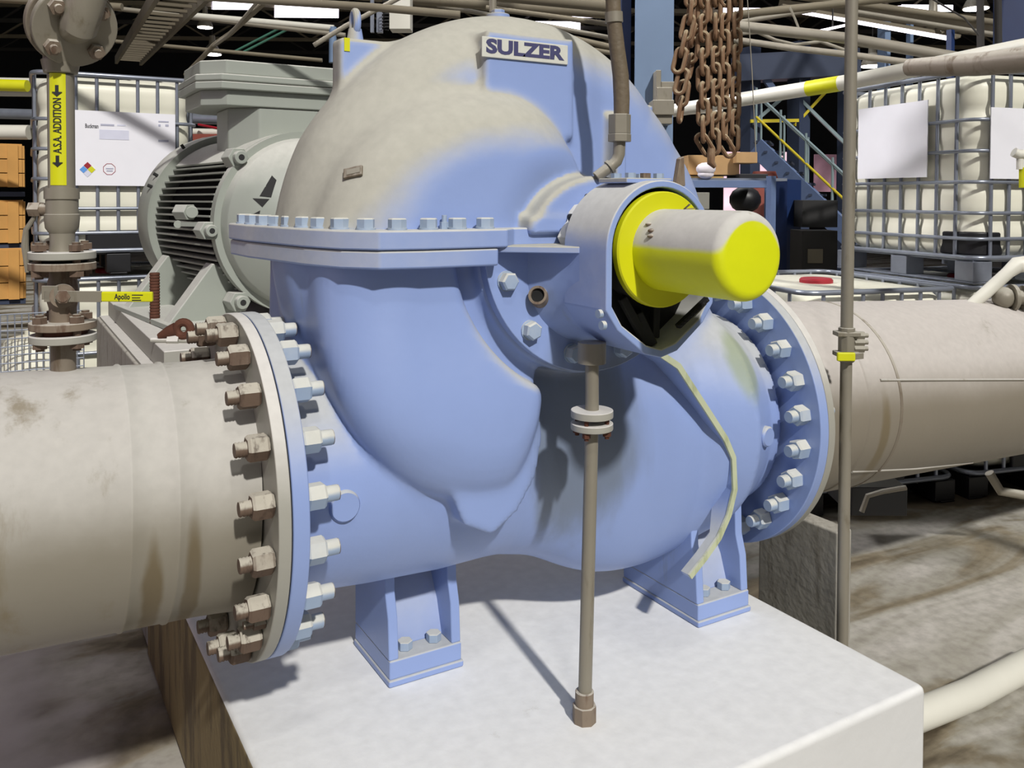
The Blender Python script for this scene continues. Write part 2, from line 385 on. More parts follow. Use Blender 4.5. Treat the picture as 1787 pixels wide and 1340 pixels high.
# ------------------------------------------------------------------ implicit casting: smooth unions turned into a mesh (surface nets)
def smin(a, b, k):
    h = np.clip(.5 + .5 * (b - a) / k, 0, 1)
    return b * (1 - h) + a * h - k * h * (1 - h)
def smax(a, b, k): return -smin(-a, -b, k)
def sell(X, Y, Z, c, s, p=2.0):
    q = (np.abs((X - c[0]) / s[0]) ** p + np.abs((Y - c[1]) / s[1]) ** p + np.abs((Z - c[2]) / s[2]) ** p) ** (1 / p)
    return (q - 1) * min(s)
def rcyl(r, h, R, H, rr):
    """round-edged disc: radial coordinate r, axial h"""
    a = r - (R - rr); b = np.abs(h) - (H - rr)
    return np.sqrt(np.maximum(a, 0) ** 2 + np.maximum(b, 0) ** 2) + np.minimum(np.maximum(a, b), 0) - rr
def poly2(px, pz, pts):
    """signed distance to a polygon"""
    pts = np.array(pts, float); n = len(pts); d = np.full(px.shape, 1e9); sgn = np.ones(px.shape)
    for i in range(n):
        a = pts[i]; b = pts[i - 1]; e = b - a; wx, wz = px - a[0], pz - a[1]
        t = np.clip((wx * e[0] + wz * e[1]) / (e @ e), 0, 1)
        d = np.minimum(d, (wx - e[0] * t) ** 2 + (wz - e[1] * t) ** 2)
        c1 = pz >= a[1]; c2 = pz < b[1]; c3 = e[0] * wz > e[1] * wx
        fl = (c1 & c2 & c3) | (~c1 & ~c2 & ~c3); sgn = np.where(fl, -sgn, sgn)
    return sgn * np.sqrt(d)
def surface_nets(fn, lo, hi, h):
    ax = [np.arange(lo[i], hi[i] + h, h) for i in range(3)]
    X, Y, Z = np.meshgrid(*ax, indexing='ij')
    f = fn(X, Y, Z).astype(np.float64); n = f.shape; s = f < 0
    c = [f[i:n[0]-1+i, j:n[1]-1+j, k:n[2]-1+k] for i in (0,1) for j in (0,1) for k in (0,1)]
    cs = [x < 0 for x in c]; any_ = np.logical_or.reduce(cs); all_ = np.logical_and.reduce(cs); act = any_ & ~all_
    idx = np.full(act.shape, -1, np.int64); ii = np.argwhere(act); idx[act] = np.arange(len(ii))
    vals = np.stack([x[act] for x in c], 1)
    off = np.array([(i, j, k) for i in (0,1) for j in (0,1) for k in (0,1)], float)
    acc = np.zeros((len(ii), 3)); cnt = np.zeros(len(ii))
    for a in range(8):
        for b in range(a + 1, 8):
            if np.abs(off[a] - off[b]).sum() != 1: continue
            m = (vals[:, a] < 0) != (vals[:, b] < 0)
            t = vals[m, a] / (vals[m, a] - vals[m, b])
            acc[m] += off[a] + (off[b] - off[a]) * t[:, None]; cnt[m] += 1
    vs = (ii + acc / cnt[:, None]) * h + np.array(lo)
    faces = []
    for axn in range(3):
        sl0 = [slice(1, -1)] * 3; sl1 = [slice(1, -1)] * 3
        sl0[axn] = slice(0, n[axn] - 1); sl1[axn] = slice(1, n[axn])
        a, b = s[tuple(sl0)], s[tuple(sl1)]; e = np.argwhere(a != b); flip = a[a != b]
        o = [1, 1, 1]; o[axn] = 0; e = e + np.array(o)
        u, v2 = [(1, 2), (2, 0), (0, 1)][axn]
        du = np.zeros(3, int); du[u] = 1; dv = np.zeros(3, int); dv[v2] = 1
        q = [idx[tuple((e - du - dv).T)], idx[tuple((e - dv).T)], idx[tuple(e.T)], idx[tuple((e - du).T)]]
        q = np.stack(q, 1); q[~flip] = q[~flip][:, ::-1]; faces.append(q)
    return vs, np.concatenate(faces)
def net_mesh(name, fn, lo, hi, h, mat, parent):
    vs, fs = surface_nets(fn, lo, hi, h)
    me = bpy.data.meshes.new(name); org = np.array(ORG[parent.name])
    me.from_pydata((vs - org).tolist(), [], fs.tolist()); me.update()
    me.polygons.foreach_set('use_smooth', [True] * len(me.polygons))
    o = bpy.data.objects.new(name, me); COL.objects.link(o); o.parent = parent; me.materials.append(M[mat]); ORG[o.name] = tuple(org)
    return o

from mathutils.bvhtree import BVHTree
_bv = {}
def hit(o, u, v):
    """point and normal of an already built surface under pixel (u, v); used to seat small fittings on curved castings"""
    if o.name not in _bv:
        org = Vector(ORG[o.name]); _bv[o.name] = (BVHTree.FromPolygons([x.co + org for x in o.data.vertices], [tuple(p.vertices) for p in o.data.polygons]))
    d = Vector(at(u, v, d=1.0) - CAM).normalized()
    loc, nrm, _, _ = _bv[o.name].ray_cast(Vector(CAM), d)
    if loc is None: return None, None
    if nrm.dot(d) > 0: nrm = -nrm
    return loc, nrm
def onplane(u, v, P, n):
    d = Vector(at(u, v, d=1.0) - CAM); c = Vector(CAM); P = Vector(P); n = Vector(n)
    return c + d * ((P - c).dot(n) / d.dot(n))

# ================================================================== PUMP
SX, SZ = 0.03, 0.573          # shaft position
pump = thing('split_case_pump', 'large dusty blue pump with a yellow shaft guard, bolted on the white plinth', 'pump', (0.0, 0.0, -0.57))

def vol_R(phi):
    d = np.degrees(phi) % 360
    return np.interp(d, [0, 13, 31, 48, 74, 102, 125, 144, 158, 180, 215, 250, 290, 330, 360],
                        [.620, .598, .565, .560, .598, .635, .662, .680, .705, .722, .71, .69, .70, .66, .625])
def volute(X, Y, Z, hy, rr):
    dx, dz = X - SX, Z - SZ
    r = np.hypot(dx, dz); R = vol_R(np.arctan2(dz, dx))
    return rcyl(r, Y, R, hy, rr)
def upper(X, Y, Z):
    f = volute(X, Y, Z, .20, .185)
    # suction lobe on the near side, and its twin on the far side
    for sg in (-1, 1):
        x0 = np.where(X < -.2, .455, .305)
        q = (np.abs((X + .2) / x0) ** 2.1 + np.abs((Z - .55) / .415) ** 2.1) ** (1 / 2.1)
        rho = (q - 1) * .36; rr = .16; hh = np.abs(Y - sg * .10) - (.225 - rr)
        lb = np.sqrt(np.maximum(rho + rr, 0) ** 2 + np.maximum(hh, 0) ** 2) + np.minimum(np.maximum(rho + rr, hh), 0) - rr
        sc_ = np.sqrt(((X - SX) / .27) ** 2 + ((Y - sg * .43) / .19) ** 2 + ((Z - SZ) / .25) ** 2)
        lb = smax(lb, -(sc_ - 1) * .2, .06)
        f = smin(f, lb, .03)
        # stuffing box collar
        r = np.hypot(X - SX, Z - SZ)
        f = smin(f, smax(np.hypot((X - SX) / 1.18, Z - SZ) - .174, np.abs(Y - sg * .22) - .14, .010), .02)
        f = smin(f, smax(np.maximum(np.abs(X - SX) - .206, (Z - .645)), np.abs(Y - sg * .22) - .14, .008), .012)
    # boss that carries the nameplate
    bx = np.maximum(np.maximum(np.abs(X + .093) - .133 - .02 * (1.12 - Z), np.abs(Z - .98) - .132), np.abs(Y + .13) - .095)
    f = smin(f, bx, .018)
    # lifting lugs left and right
    for x0, x1, zt in ((-.53, -.30, 1.10), (.36, .50, .985)):
        lg = np.maximum(np.maximum(np.abs(X - (x0 + x1) / 2) - (x1 - x0) / 2, np.abs(Z - zt + .2) - .2), np.abs(Y - .03) - .035)
        f = smin(f, lg, .02)
    # vertical rib beside the near lobe
    rb = np.maximum(np.maximum(np.abs(X - .185) - .018, np.abs(Z - .76) - .16), np.abs(Y + .15) - .10)
    f = smin(f, rb, .02)
    return np.maximum(f, .60 - Z)
upper_casing = net_mesh('upper_casing', upper, (-.78, -.42, .58), (.74, .42, 1.26), .0095, 'blue', pump)

def prof_x(X, pts):
    return np.interp(X, [p[0] for p in pts], [p[1] for p in pts])
SLAB = [(-.30, .45), (-.20, .36)] + [tuple(at(u, v, Y=-.322)[[0, 2]]) for u, v in ((922, 672), (938, 695), (947, 760), (936, 830), (905, 890), (862, 932), (812, 915), (790, 860))] + [(-.45, .12), (-.42, .3)]
def lower(X, Y, Z):
    dx, dz = X - SX, Z - SZ
    f = volute(X, Y, Z, .20, .16)
    # nozzle barrels along the pipe axis
    ey = np.interp(X, [-.50, -.28, 0, .45, .60], [1.0, 1.15, 1.36, 1.32, 1.0]); r = np.hypot(Y * ey, Z)
    R = prof_x(X, [(-.80, .288), (-.6, .290), (-.3, .31), (-.1, .31), (.05, .33), (.2, .36), (.35, .39), (.5, .395), (.6, .37), (.70, .32), (.8, .30)])
    nz = np.maximum((r - R) * .93, np.abs(X) - .752)
    f = smin(f, nz, .05)
    # belly under the bearing
    f = smin(f, sell(X, Y, Z, (.14, 0, .12), (.37, .235, .44), 2.2), .06)
    f = smin(f, sell(X, Y, Z, (.33, 0, -.10), (.33, .26, .335), 2.3), .06)
    # near suction lobe
    for sg in (-1, 1):
        x0 = np.where(X < -.25, .43, .165)
        q = (np.abs((X + .25) / x0) ** 2.2 + np.abs((Z - .53) / .578) ** 2.2) ** (1 / 2.2)
        rho = (q - 1) * .38; tz_ = np.clip((Z - .12) / .40, 0, 1); tz_ = tz_ * tz_ * (3 - 2 * tz_); rho = rho + .02 * tz_; rr = .105 + .055 * tz_; hh = np.abs(Y - sg * .10) - (.274 - .044 * tz_ - rr)
        lb = np.sqrt(np.maximum(rho + rr, 0) ** 2 + np.maximum(hh, 0) ** 2) + np.minimum(np.maximum(rho + rr, hh), 0) - rr
        poly = SLAB
        sl = smax(poly2(X, Z, poly), np.abs(Y - sg * .20) - .132, .006)
        lb = smin(lb, sl, .010)
        rs = np.hypot(dx, dz); lb = smax(lb, -np.maximum(rs - .385, .285 - sg * Y), .035)
        f = smin(f, lb, .012)
        # recess wall around the bearing flange
        rr = np.hypot(dx, dz)
        f = smin(f, smax(rr - .335, np.abs(Y - sg * .19) - .135, .01), .03)
    return np.maximum(f, Z - .56)
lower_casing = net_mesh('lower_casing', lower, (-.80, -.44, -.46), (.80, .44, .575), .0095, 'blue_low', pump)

# split flange halves
fl_up = [(-.742, .30), (-.735, .14), (-.708, -.02), (-.682, -.18), (-.638, -.31), (-.575, -.378), (-.47, -.396), (-.262, -.396), (-.215, -.345), (-.17, -.345), (.25, -.345), (.42, -.36), (.56, -.30), (.66, -.10), (.68, .1), (.62, .36), (-.62, .38)]
fl_lo = [(-.742, .30), (-.735, .14), (-.708, -.02), (-.682, -.18), (-.638, -.31), (-.575, -.378), (-.47, -.396), (-.285, -.396), (-.27, -.345), (.25, -.345), (.42, -.36), (.56, -.30), (.66, -.10), (.68, .1), (.62, .36), (-.62, .38)]
b = MB(); b.prism(fl_up, 'Z', .5745, .618); b.build('split_flange', 'blue_flange', pump, .005)
b = MB(); b.prism([(x * .995, y * .99) for x, y in fl_lo], 'Z', .532, .5735); b.build('split_flange', 'blue_flange', pump, .006)
# flange bolts
def hexbolt_mesh(af, hh, washer=True):
    m = MB()
    if washer: m.cyl((0, 0, 0), (0, 0, hh * .16), af * .62, 20)
    m.rev((0, 0, 0), (0, 0, 1), [(hh * .16, af / 2 / math.cos(PI/6)), (hh * .9, af / 2 / math.cos(PI/6)), (hh, af * .5)], 6)
    return m
bolt_pts = []
pth = [(-.712, .27), (-.705, .15), (-.678, -.01), (-.65, -.17), (-.61, -.285), (-.55, -.343), (-.46, -.358), (-.25, -.358)]
seg = [math.dist(pth[i], pth[i+1]) for i in range(len(pth)-1)]
def along(s):
    for i, l in enumerate(seg):
        if s <= l: return tuple(pth[i][k] + (pth[i+1][k] - pth[i][k]) * s / l for k in (0, 1))
        s -= l
    return pth[-1]
for u in (458, 482, 506, 530, 558, 593, 638): # spacing read along the rim
    bolt_pts.append(None)
tot = sum(seg); nb = 13
proto_bolt = None
org = Vector(ORG[pump.name])
for i in range(nb):
    x, y = along(tot * (i + .3) / nb)
    if proto_bolt is None:
        m = hexbolt_mesh(.036, .026)
        proto_bolt = MB(); proto_bolt.v = m.v; proto_bolt.f = m.f
        o = proto_bolt.build('casing_bolt', 'blue_bolt', None); o.location = (0, 0, 0)
        # origin at the bolt's own foot
        o.parent = pump; o.location = Vector((x, y, .618)) - org
        proto_bolt = o
    else:
        c = proto_bolt.copy(); COL.objects.link(c); c.location = Vector((x, y, .618)) - org; c.rotation_euler = (0, 0, random.uniform(0, 1))
for x, y in ((.47, -.31), (.56, -.24), (.62, -.1), (.64, .03)):
    c = proto_bolt.copy(); COL.objects.link(c); c.location = Vector((x, y, .618)) - org
m = MB(); m.cyl((-.40, -.342, .618), (-.40, -.342, .634), .011, 6); m.cyl((-.40, -.342, .634), (-.40, -.342, .650), .006, 10)
m.build('jacking_screw', 'blue_bolt', pump)

# lifting eye on the left lug
m = MB()
ztop = float(at(617, 16, Y=.03)[2]); xe = float(at(617, 60, Y=.03)[0])
m.tube([(xe, .03, 1.09), (xe, .03, ztop - .055)], [.024, .017], 14)
m.tube([(xe, .03 + .017 * math.sin(t), ztop - .038 + .028 * math.cos(t)) for t in np.linspace(0, 2 * PI, 20)[:-1]], .010, 10, closed=True)
m.build('lifting_eye', 'blue', pump)
m = MB(); p0 = at(598, 68, Y=-.006); p1 = at(608, 92, Y=-.006)
m.box((p0[0], -.0072, p1[2]), (p1[0], -.0045, p0[2])); st = m.build('warning_sticker', 'yellow_flat', pump); st['label'] = 'small yellow warning sticker on the lifting lug'
# vent pipe and knob at the very top
m = MB(); m.cyl((-.03, .06, 1.19), (-.03, .06, 1.222), .034, 24); m.cyl((-.03, .06, 1.222), (-.03, .06, 1.236), .020, 6)
m.build('vent_plug', 'blue', pump, .003)
# SULZER nameplate
pl = [Vector(at(838, 62, Y=-.228)), Vector(at(988, 80, Y=-.228)), Vector(at(984, 111, Y=-.228)), Vector(at(840, 101, Y=-.228))]
zt, zb = (pl[0].z + pl[1].z) / 2, (pl[2].z + pl[3].z) / 2; xl, xr = pl[0].x, pl[1].x
m = MB(); m.box((xl, -.2305, zb), (xr, -.2255, zt)); npl = m.build('nameplate', 'plate', pump, .002)
npl['label'] = 'pale nameplate with dark SULZER lettering'
cen = Vector(((xl + xr) / 2, -.2306, (zt + zb) / 2))
mesh_text('SULZER', (zt - zb) * .92, 'navy', npl, cen + Vector((-(xr - xl) * .455, 0, .001)), (1, 0, 0), (0, 0, 1), 0.0006, .0022, fit=(xr - xl) * .91)
# small open lug lying on the left shoulder
p, n_ = hit(upper_casing, 617, 304)
e1 = (hit(upper_casing, 636, 300)[0] - hit(upper_casing, 602, 308)[0]).normalized(); e2_ = n_.cross(e1)
m = MB(); m.bar(p - e1 * .024 + n_ * .004, p + e1 * .024 + n_ * .004, .026, .008, up=tuple(n_)); o = m.build('serial_tag', 'steel', pump, .002)
m = MB(); m.bar(p - e1 * .014 + n_ * .0085, p + e1 * .020 + n_ * .0085, .013, .0015, up=tuple(n_)); m.build('tag_face', 'galv', o)

# nozzle flanges (blue side) and plugs
def ring_prof(r0, r1, t): return [(0, r0), (0, r1 - .004), (.004, r1), (t - .004, r1), (t, r1 - .004), (t, r0)]
XL = -.774; RL = .4065; XR = .774; RR = .443
m = MB(); m.cyl((XL + .001, 0, 0), (XL + .0375, 0, 0), RL, 96); m.build('suction_flange', 'blue_low', pump, .004)
m = MB(); m.cyl((XR - .002, 0, 0), (XR + .034, 0, 0), RR, 96); m.build('discharge_flange', 'blue_low', pump, .004)
for u, v, Y in ((605, 885, -.27),):
    pc, n = hit(lower_casing, 605, 885)
    m = MB(); m.rev(pc - n * .05, pc + n * .02, [(0, .036), (.054, .036), (.060, .032)], 32); m.build('nozzle_plug', 'blue_low', pump)
pc, n = hit(lower_casing, 1338, 757); n.x *= .4; n.normalize()
m = MB(); m.rev(pc - n * .07, pc + n * .015, [(0, .03), (.08, .03), (.085, .026)], 28); m.build('nozzle_plug', 'blue_low', pump)

# flange studs with nuts
def stud(x0, x1, y, z, af, mat_s, parent, nut_l, nut_r, ml, mr, rr, cap_end=False):
    m = MB(); prof = []
    L_ = x1 - x0; nthr = int(L_ / .0035)
    prof = [(L_ * i / nthr, rr * (1.0 if i % 2 else .90)) for i in range(nthr + 1)]
    m.rev((x0, y, z), (x1, y, z), prof, 14)
    s = m.build('stud_bolt', mat_s, parent, smooth=True, angle=50)
    a0 = random.uniform(0, 1)
    for (a, b_, mt) in ((nut_l[0], nut_l[1], ml), (nut_r[0], nut_r[1], mr)):
        q = MB(); R6 = af / 2 / math.cos(PI/6); l = b_ - a
        q.rev((a, y, z), (b_, y, z), [(0, af * .49), (l * .12, R6), (l * .88, R6), (l, af * .49)], 6, a0)
        q.build('nut', mt, s, angle=25)
    if cap_end:
        q = MB(); q.rev((nut_r[1], y, z), (x1 + .0005, y, z), [(0, rr * 1.04), ((x1 - nut_r[1]) * .9, rr * 1.04), (x1 + .0005 - nut_r[1], rr * .9)], 14); q.build('painted_end', mr, s)
    return s
for i in range(20):
    a = 2 * PI * (i + .5) / 20
    stud(XL - .100, XL + .110, .372 * math.cos(a), .372 * math.sin(a), .050, 'rust_bolt', pump,
         (XL - .076, XL - .031), (XL + .038, XL + .080), 'rust_bolt', 'blue_bolt', .0165, True)
for i in range(24):
    a = 2 * PI * (i + .5) / 24
    stud(XR - .072, XR + .11, .386 * math.cos(a), .386 * math.sin(a), .052, 'blue_bolt', pump,
         (XR - .046, XR - .002), (XR + .062, XR + .10), 'blue_bolt', 'rust_bolt', .018)

# curved rib on the right of the lower casing
rib = [tuple(at(u, v, Y=-.335)[[0, 2]]) for u, v in ((1118, 600), (1152, 614), (1185, 636), (1210, 674), (1238, 716), (1268, 762), (1282, 795), (1285, 850), (1275, 895), (1258, 935), (1234, 970), (1208, 1003))]
t = .013; outer = []; inner = []; vs = []; ve = []
for i, p in enumerate(rib):
    a = rib[max(i-1, 0)]; b_ = rib[min(i+1, len(rib)-1)]; d = Vector((b_[0]-a[0], b_[1]-a[1])).normalized(); nn = Vector((-d.y, d.x))
    o_ = (p[0] + nn.x * t / 2, p[1] + nn.y * t / 2); i_ = (p[0] - nn.x * t / 2, p[1] - nn.y * t / 2)
    yb = -.10 - max(0, min(1, (.02 - p[1]) / .28)) * .205
    vs += [(o_[0], -.335, o_[1]), (i_[0], -.335, i_[1]), (i_[0], yb, i_[1]), (o_[0], yb, o_[1])]
    ve += [(o_[0] + nn.x * .002, -.341, o_[1] + nn.y * .002), (i_[0] - nn.x * .002, -.341, i_[1] - nn.y * .002), (i_[0] - nn.x * .002, -.334, i_[1] - nn.y * .002), (o_[0] + nn.x * .002, -.334, o_[1] + nn.y * .002)]
n = len(rib); fs = [(4*i+k, 4*i+(k+1) % 4, 4*i+4+(k+1) % 4, 4*i+4+k) for i in range(n-1) for k in range(4)] + [(3, 2, 1, 0), (4*n-4, 4*n-3, 4*n-2, 4*n-1)]
rb_ = MB().add(vs, fs).build('casing_rib', 'blue_low', pump)
MB().add(ve, fs).build('rib_edge', 'rib_edge', rb_)

# feet
def foot(x0, x1, yf, yb, ztop, name='foot', lean=0.0):
    m = MB()
    m.box((x0, yf, -.555), (x1, yb, -.505))
    m.box((x0 - .004, yf - .006, -.571), (x1 + .004, yb, -.553))
    for x, k in ((x0, 1), (x1 - .028, 0)):
        m.prism([(yf + .004, -.507), (yf + .012, -.40), (yf + .03, -.34), (yf + .035, ztop), (yb, ztop), (yb, -.507)], 'X', x, x + .028)
    m.prism([(yf + .065, -.507), (yb, -.507), (yb, ztop), (yf + .235, ztop), (yf + .150, -.33), (yf + .095, -.42)], 'X', x0 + .01, x1 - .01)
    f_ = m.build(name, 'blue_low', pump, .005)
    for bx, by in ((x0 + .062, yf + .045), (x1 - .062, yf + .045)):
        c = MB(); c.hexa((bx, by, -.505), (bx, by, -.482), .036); c.build('foot_bolt', 'blue_bolt', f_, .002)
    return f_
foot(-.430, -.222, -.092, .16, -.18)
foot(.475, .682, -.256, .10, -.22)

# --------------------------------------------------------------- bearing bracket
m = MB(); ring = []
for i in range(41):
    a = PI + PI * i / 40; ring.append((SX + .330 * math.cos(a), SZ + .004 + .330 * math.sin(a)))
m.prism(ring, 'Y', -.352, -.318); m.build('bracket_flange', 'blue_low', pump, .003)
for dx, dz in ((-.270, -.082), (-.203, -.205), (-.078, -.272), (.078, -.272), (.203, -.205), (.270, -.082)):
    c = MB(); n = .040
    c.cyl((SX + dx, -.352, SZ + dz), (SX + dx, -.356, SZ + dz), .025, 24)
    c.rev((SX + dx, -.356, SZ + dz), (SX + dx, -.378, SZ + dz), [(0, n/2/math.cos(PI/6)), (.018, n/2/math.cos(PI/6)), (.022, n*.47)], 6, random.random())
    c.build('bracket_bolt', 'blue_bolt', pump)
def loft(sections, name, mat, bevel=0.0, cap=True):
    m = MB(); n = len(sections[0][1]); vs = []; fs = []
    for y, pl_ in sections: vs += [(p[0], y, p[1]) for p in pl_]
    for k in range(len(sections) - 1):
        for i in range(n):
            j = (i + 1) % n; fs.append((k*n+i, k*n+j, (k+1)*n+j, (k+1)*n+i))
    if cap: fs.append(tuple(reversed(range(n)))); fs.append(tuple((len(sections)-1)*n+i for i in range(n)))
    m.add(vs, fs); return m
def ucurve(hw, zb, zt, n=20, pointy=.0, cx=SX, zs=SZ):
    """U outline: straight sides from zt down, round to zb"""
    zk = zb + min(hw, (zt - zb) * .75) * (1 - pointy * .4); pts = [(cx - hw, zt)]
    for i in range(n + 1):
        a = PI + PI * i / n
        pts.append((cx + hw * math.cos(a), zk + (zk - zb) * math.sin(a)))
    pts.append((cx + hw, zt)); return pts
m = loft([(-.345, ucurve(.215, .318, .562)), (-.40, ucurve(.175, .335, .565)), (-.46, ucurve(.162, .345, .57)), (-.50, ucurve(.160, .340, .575))], '', '')
neck = m.build('bracket_neck', 'blue_low', pump)
m = MB(); m.prism([(-.31, -.35), (-.31, -.322), (.37, -.322), (.37, -.35), (.20, -.50), (-.13, -.50)], 'Z', .562, .578)
m.build('bracket_top_plate', 'blue', pump, .003)
# drain hole lip in the neck
pc, nh = hit(neck, 942, 517); nh = (nh + Vector((0, -.2, .55))).normalized()
m = MB(); m.rev(pc - nh * .03, pc + nh * .02, [(0, .026), (.05, .023), (.05, .017), (.02, .017)], 24); hl = m.build('drain_lip', 'cast', pump)
m = MB(); m.cyl(pc - nh * .02, pc + nh * .0125, .0165, 20); m.build('drain_bore', 'blue_dark', hl)

# bearing housing : round above, boxy trough below
def housing_outline(R, zs_, zb, k=0.0, n=28):
    pts = [(SX + R * math.cos(PI * i / n), SZ + R * math.sin(PI * i / n)) for i in range(n + 1)]
    pts += [(SX - R, zs_), (SX - R * .80, zs_ - .045), (SX - R * .30, zb + .012), (SX, zb), (SX + R * .30, zb + .012), (SX + R * .80, zs_ - .045), (SX + R, zs_)]
    return pts
HY0, HY1 = -.435, -.603
o_out = housing_outline(.160, .44, .322); o_in = housing_outline(.143, .45, .342)
m = MB(); n = len(o_out); vs = []; 
for y, pl_ in ((HY0, o_out), (HY1, o_out), (HY1, o_in), (HY1 + .10, o_in)): vs += [(p[0], y, p[1]) for p in pl_]
fs = []
for k in range(3):
    for i in range(n):
        j = (i + 1) % n; fs.append((k*n+i, k*n+j, (k+1)*n+j, (k+1)*n+i))
fs.append(tuple(reversed(range(n)))); m.add(vs, fs)
m.build('bearing_housing', 'blue_house', pump, .004)
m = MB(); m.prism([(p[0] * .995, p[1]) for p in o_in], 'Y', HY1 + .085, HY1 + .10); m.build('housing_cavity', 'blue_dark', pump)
m = MB()
m.bar((SX - .02, HY1 + .07, .42), (SX + .01, HY1 + .05, .345), .05, .03); m.bar((SX - .07, HY1 + .06, .46), (SX - .01, HY1 + .05, .36), .02, .02)
m.bar((SX + .03, HY1 + .06, .45), (SX + .02, HY1 + .05, .36), .018, .02); m.cyl((SX, HY1 + .08, SZ), (SX, HY1 + .03, SZ), .125, 32)
m.build('oil_ring', 'motor_dark', pump, .003)
# oil sight strip inside the right edge
m = MB(); m.bar((SX + .045, HY1 - .004, .392), (SX + .135, HY1 - .004, .452), .010, .014, up=(0, 1, 0)); 
for i in range(9):
    t = i / 8; m.sphere((SX + .05 + .08 * t, HY1 - .009, .396 + .052 * t), .0045, 8)
m.build('gasket_strip', 'blue_dark', pump)
# small flat cover with screws on top of the housing
m = MB(); m.box((SX - .075, -.565, .726), (SX + .062, -.455, .738)); hc = m.build('housing_cover', 'blue', pump, .003)
for dx, y in ((-.045, -.54), (.0, -.54), (.04, -.54), (-.04, -.48), (.035, -.48)):
    c = MB(); c.hexa((SX + dx, y, .738), (SX + dx, y, .750), .022); c.build('cover_screw', 'cast' if dx == 0 else 'blue_bolt', hc)
m = MB(); m.prism([(SX + .055, .72), (SX + .068, .785), (SX + .080, .79), (SX + .085, .72)], 'Y', -.585, -.57); m.build('lifting_tab', 'cast', pump, .002)
# studs on the housing side
for u, v in ((1062, 545), (1068, 565)):
    p = at(u, v, X=SX - .14); c = MB(); c.cyl((SX - .158, p[1], p[2]), (SX - .168, p[1], p[2]), .010, 16); c.build('grease_plug', 'blue_bolt', pump)
# gland with rag-like lagging between collar and housing
rg = random.Random(3); m = MB(); n = 36; rows = []
for k, (y, R) in enumerate(((-.352, .110), (-.372, .128), (-.392, .125), (-.412, .132), (-.436, .120))):
    rows.append([(SX + (R + .007 * math.sin(i * 1.9 + k) + rg.uniform(-.004, .004)) * math.cos(2*PI*i/n), y, SZ + (R + .007 * math.sin(i * 2.3 + k * 2)) * math.sin(2*PI*i/n)) for i in range(n)])
vs = [p for r_ in rows for p in r_]; fs = [(k*n+i, k*n+(i+1) % n, (k+1)*n+(i+1) % n, (k+1)*n+i) for k in range(4) for i in range(n)]
m.add(vs, fs); m.build('gland_wrap', 'plinth', pump)
for a in (150, 118):
    p = Vector((SX + .128 * math.cos(math.radians(a)), -.395, SZ + .128 * math.sin(math.radians(a))))
    c = MB(); c.tube([p, p + Vector((-.012, -.012, .008)), p + Vector((-.018, -.03, .008))], .008, 10); c.build('gland_bolt', 'blue_dark', pump)
# yellow ring and shaft guard
m = MB(); m.rev((SX, HY1 + .012, SZ), (SX, HY1 - .007, SZ), [(0, .134), (.015, .134), (.019, .131)], 64); m.build('guard_flange', 'yellow_flat', pump)
m = MB(); Rg = .0935; Lg = .273
prof = [(0, Rg)]
prof += [(Lg - .022 + .022 * math.sin(t), Rg - .022 + .022 * math.cos(t)) for t in np.linspace(0, PI / 2, 7)]
m.rev((SX, HY1 - .004, SZ), (SX, HY1 - .004 - Lg, SZ), prof, 64)
gd = m.build('shaft_guard', 'yellow', pump, angle=60); gd['label'] = 'yellow cylindrical shaft guard with grey dust on its upper half'
m = MB(); m.bar((SX + .02, HY1 - .05, SZ + Rg), (SX + .015, HY1 - .075, SZ + Rg + .012), .004, .002); m.bar((SX + .02, HY1 - .05, SZ + Rg), (SX + .045, HY1 - .06, SZ + Rg + .002), .004, .002)
m.build('split_pin', 'cast', gd)
for a, y in ((150, -.66), (158, -.665), (140, -.64)):
    c = MB(); a = math.radians(a); c.sphere((SX + Rg * math.cos(a), y, SZ + Rg * math.sin(a)), .007, 10, (1, 1.3, .7)); c.build('paint_chip', 'cast', gd)
# far side bearing end, simple mirror
m = MB(); m.cyl((SX, .30, SZ), (SX, .58, SZ), .16, 40); m.cyl((SX, .58, SZ), (SX, 1.0, SZ), .05, 24); m.cyl((SX, .92, SZ), (SX, 1.12, SZ), .12, 32)
m.build('coupling_end', 'blue', pump, .004)

# flush line elbow and braided hose above the stuffing box
m = MB()
e0 = Vector(at(1040, 308, Y=-.36)); e1 = Vector(at(1066, 288, Y=-.375)); e2 = Vector(at(1079, 268, Y=-.38)); e3 = Vector(at(1080, 240, Y=-.38))
m.tube([e0, e0.lerp(e1, .5), e1, (e1 + e2) / 2 + Vector((.004, 0, -.003)), e2, e3], [.0145, .0145, .0145, .015, .0155, .0155], 16)
m.cyl(e1 - (e1 - e0).normalized() * .008, e1, .019, 20)
hb = thing('flush_hose', 'brown braided rubber hose hanging from above down to an elbow on the bearing neck', 'hose', e3)
m.build('elbow', 'galv', hb)
f0 = Vector(at(1080, 246, Y=-.38)); f1 = Vector(at(1080, 232, Y=-.38)); f2 = Vector(at(1080, 198, Y=-.38))
m = MB(); m.hexa(f0, f1, .052); m.hexa(f1, f2, .050); m.build('hose_coupling', 'galv', hb, .002)
hp = [Vector(at(u, v, Y=-.38)) for u, v in ((1083, 200), (1083, 170), (1081, 130), (1074, 80), (1068, 30), (1066, -20), (1066, -300))]
m = MB(); m.tube(hp, [.0195, .0205, .0205, .0195, .0190, .019, .019], 20); m.build('hose', 'hose', hb)
c0 = Vector(at(1069, 38, Y=-.38)); c1 = Vector(at(1068, 20, Y=-.38)); m = MB(); m.cyl(c0, c1, .0225, 24); m.build('crimp_collar', 'galv', hb)

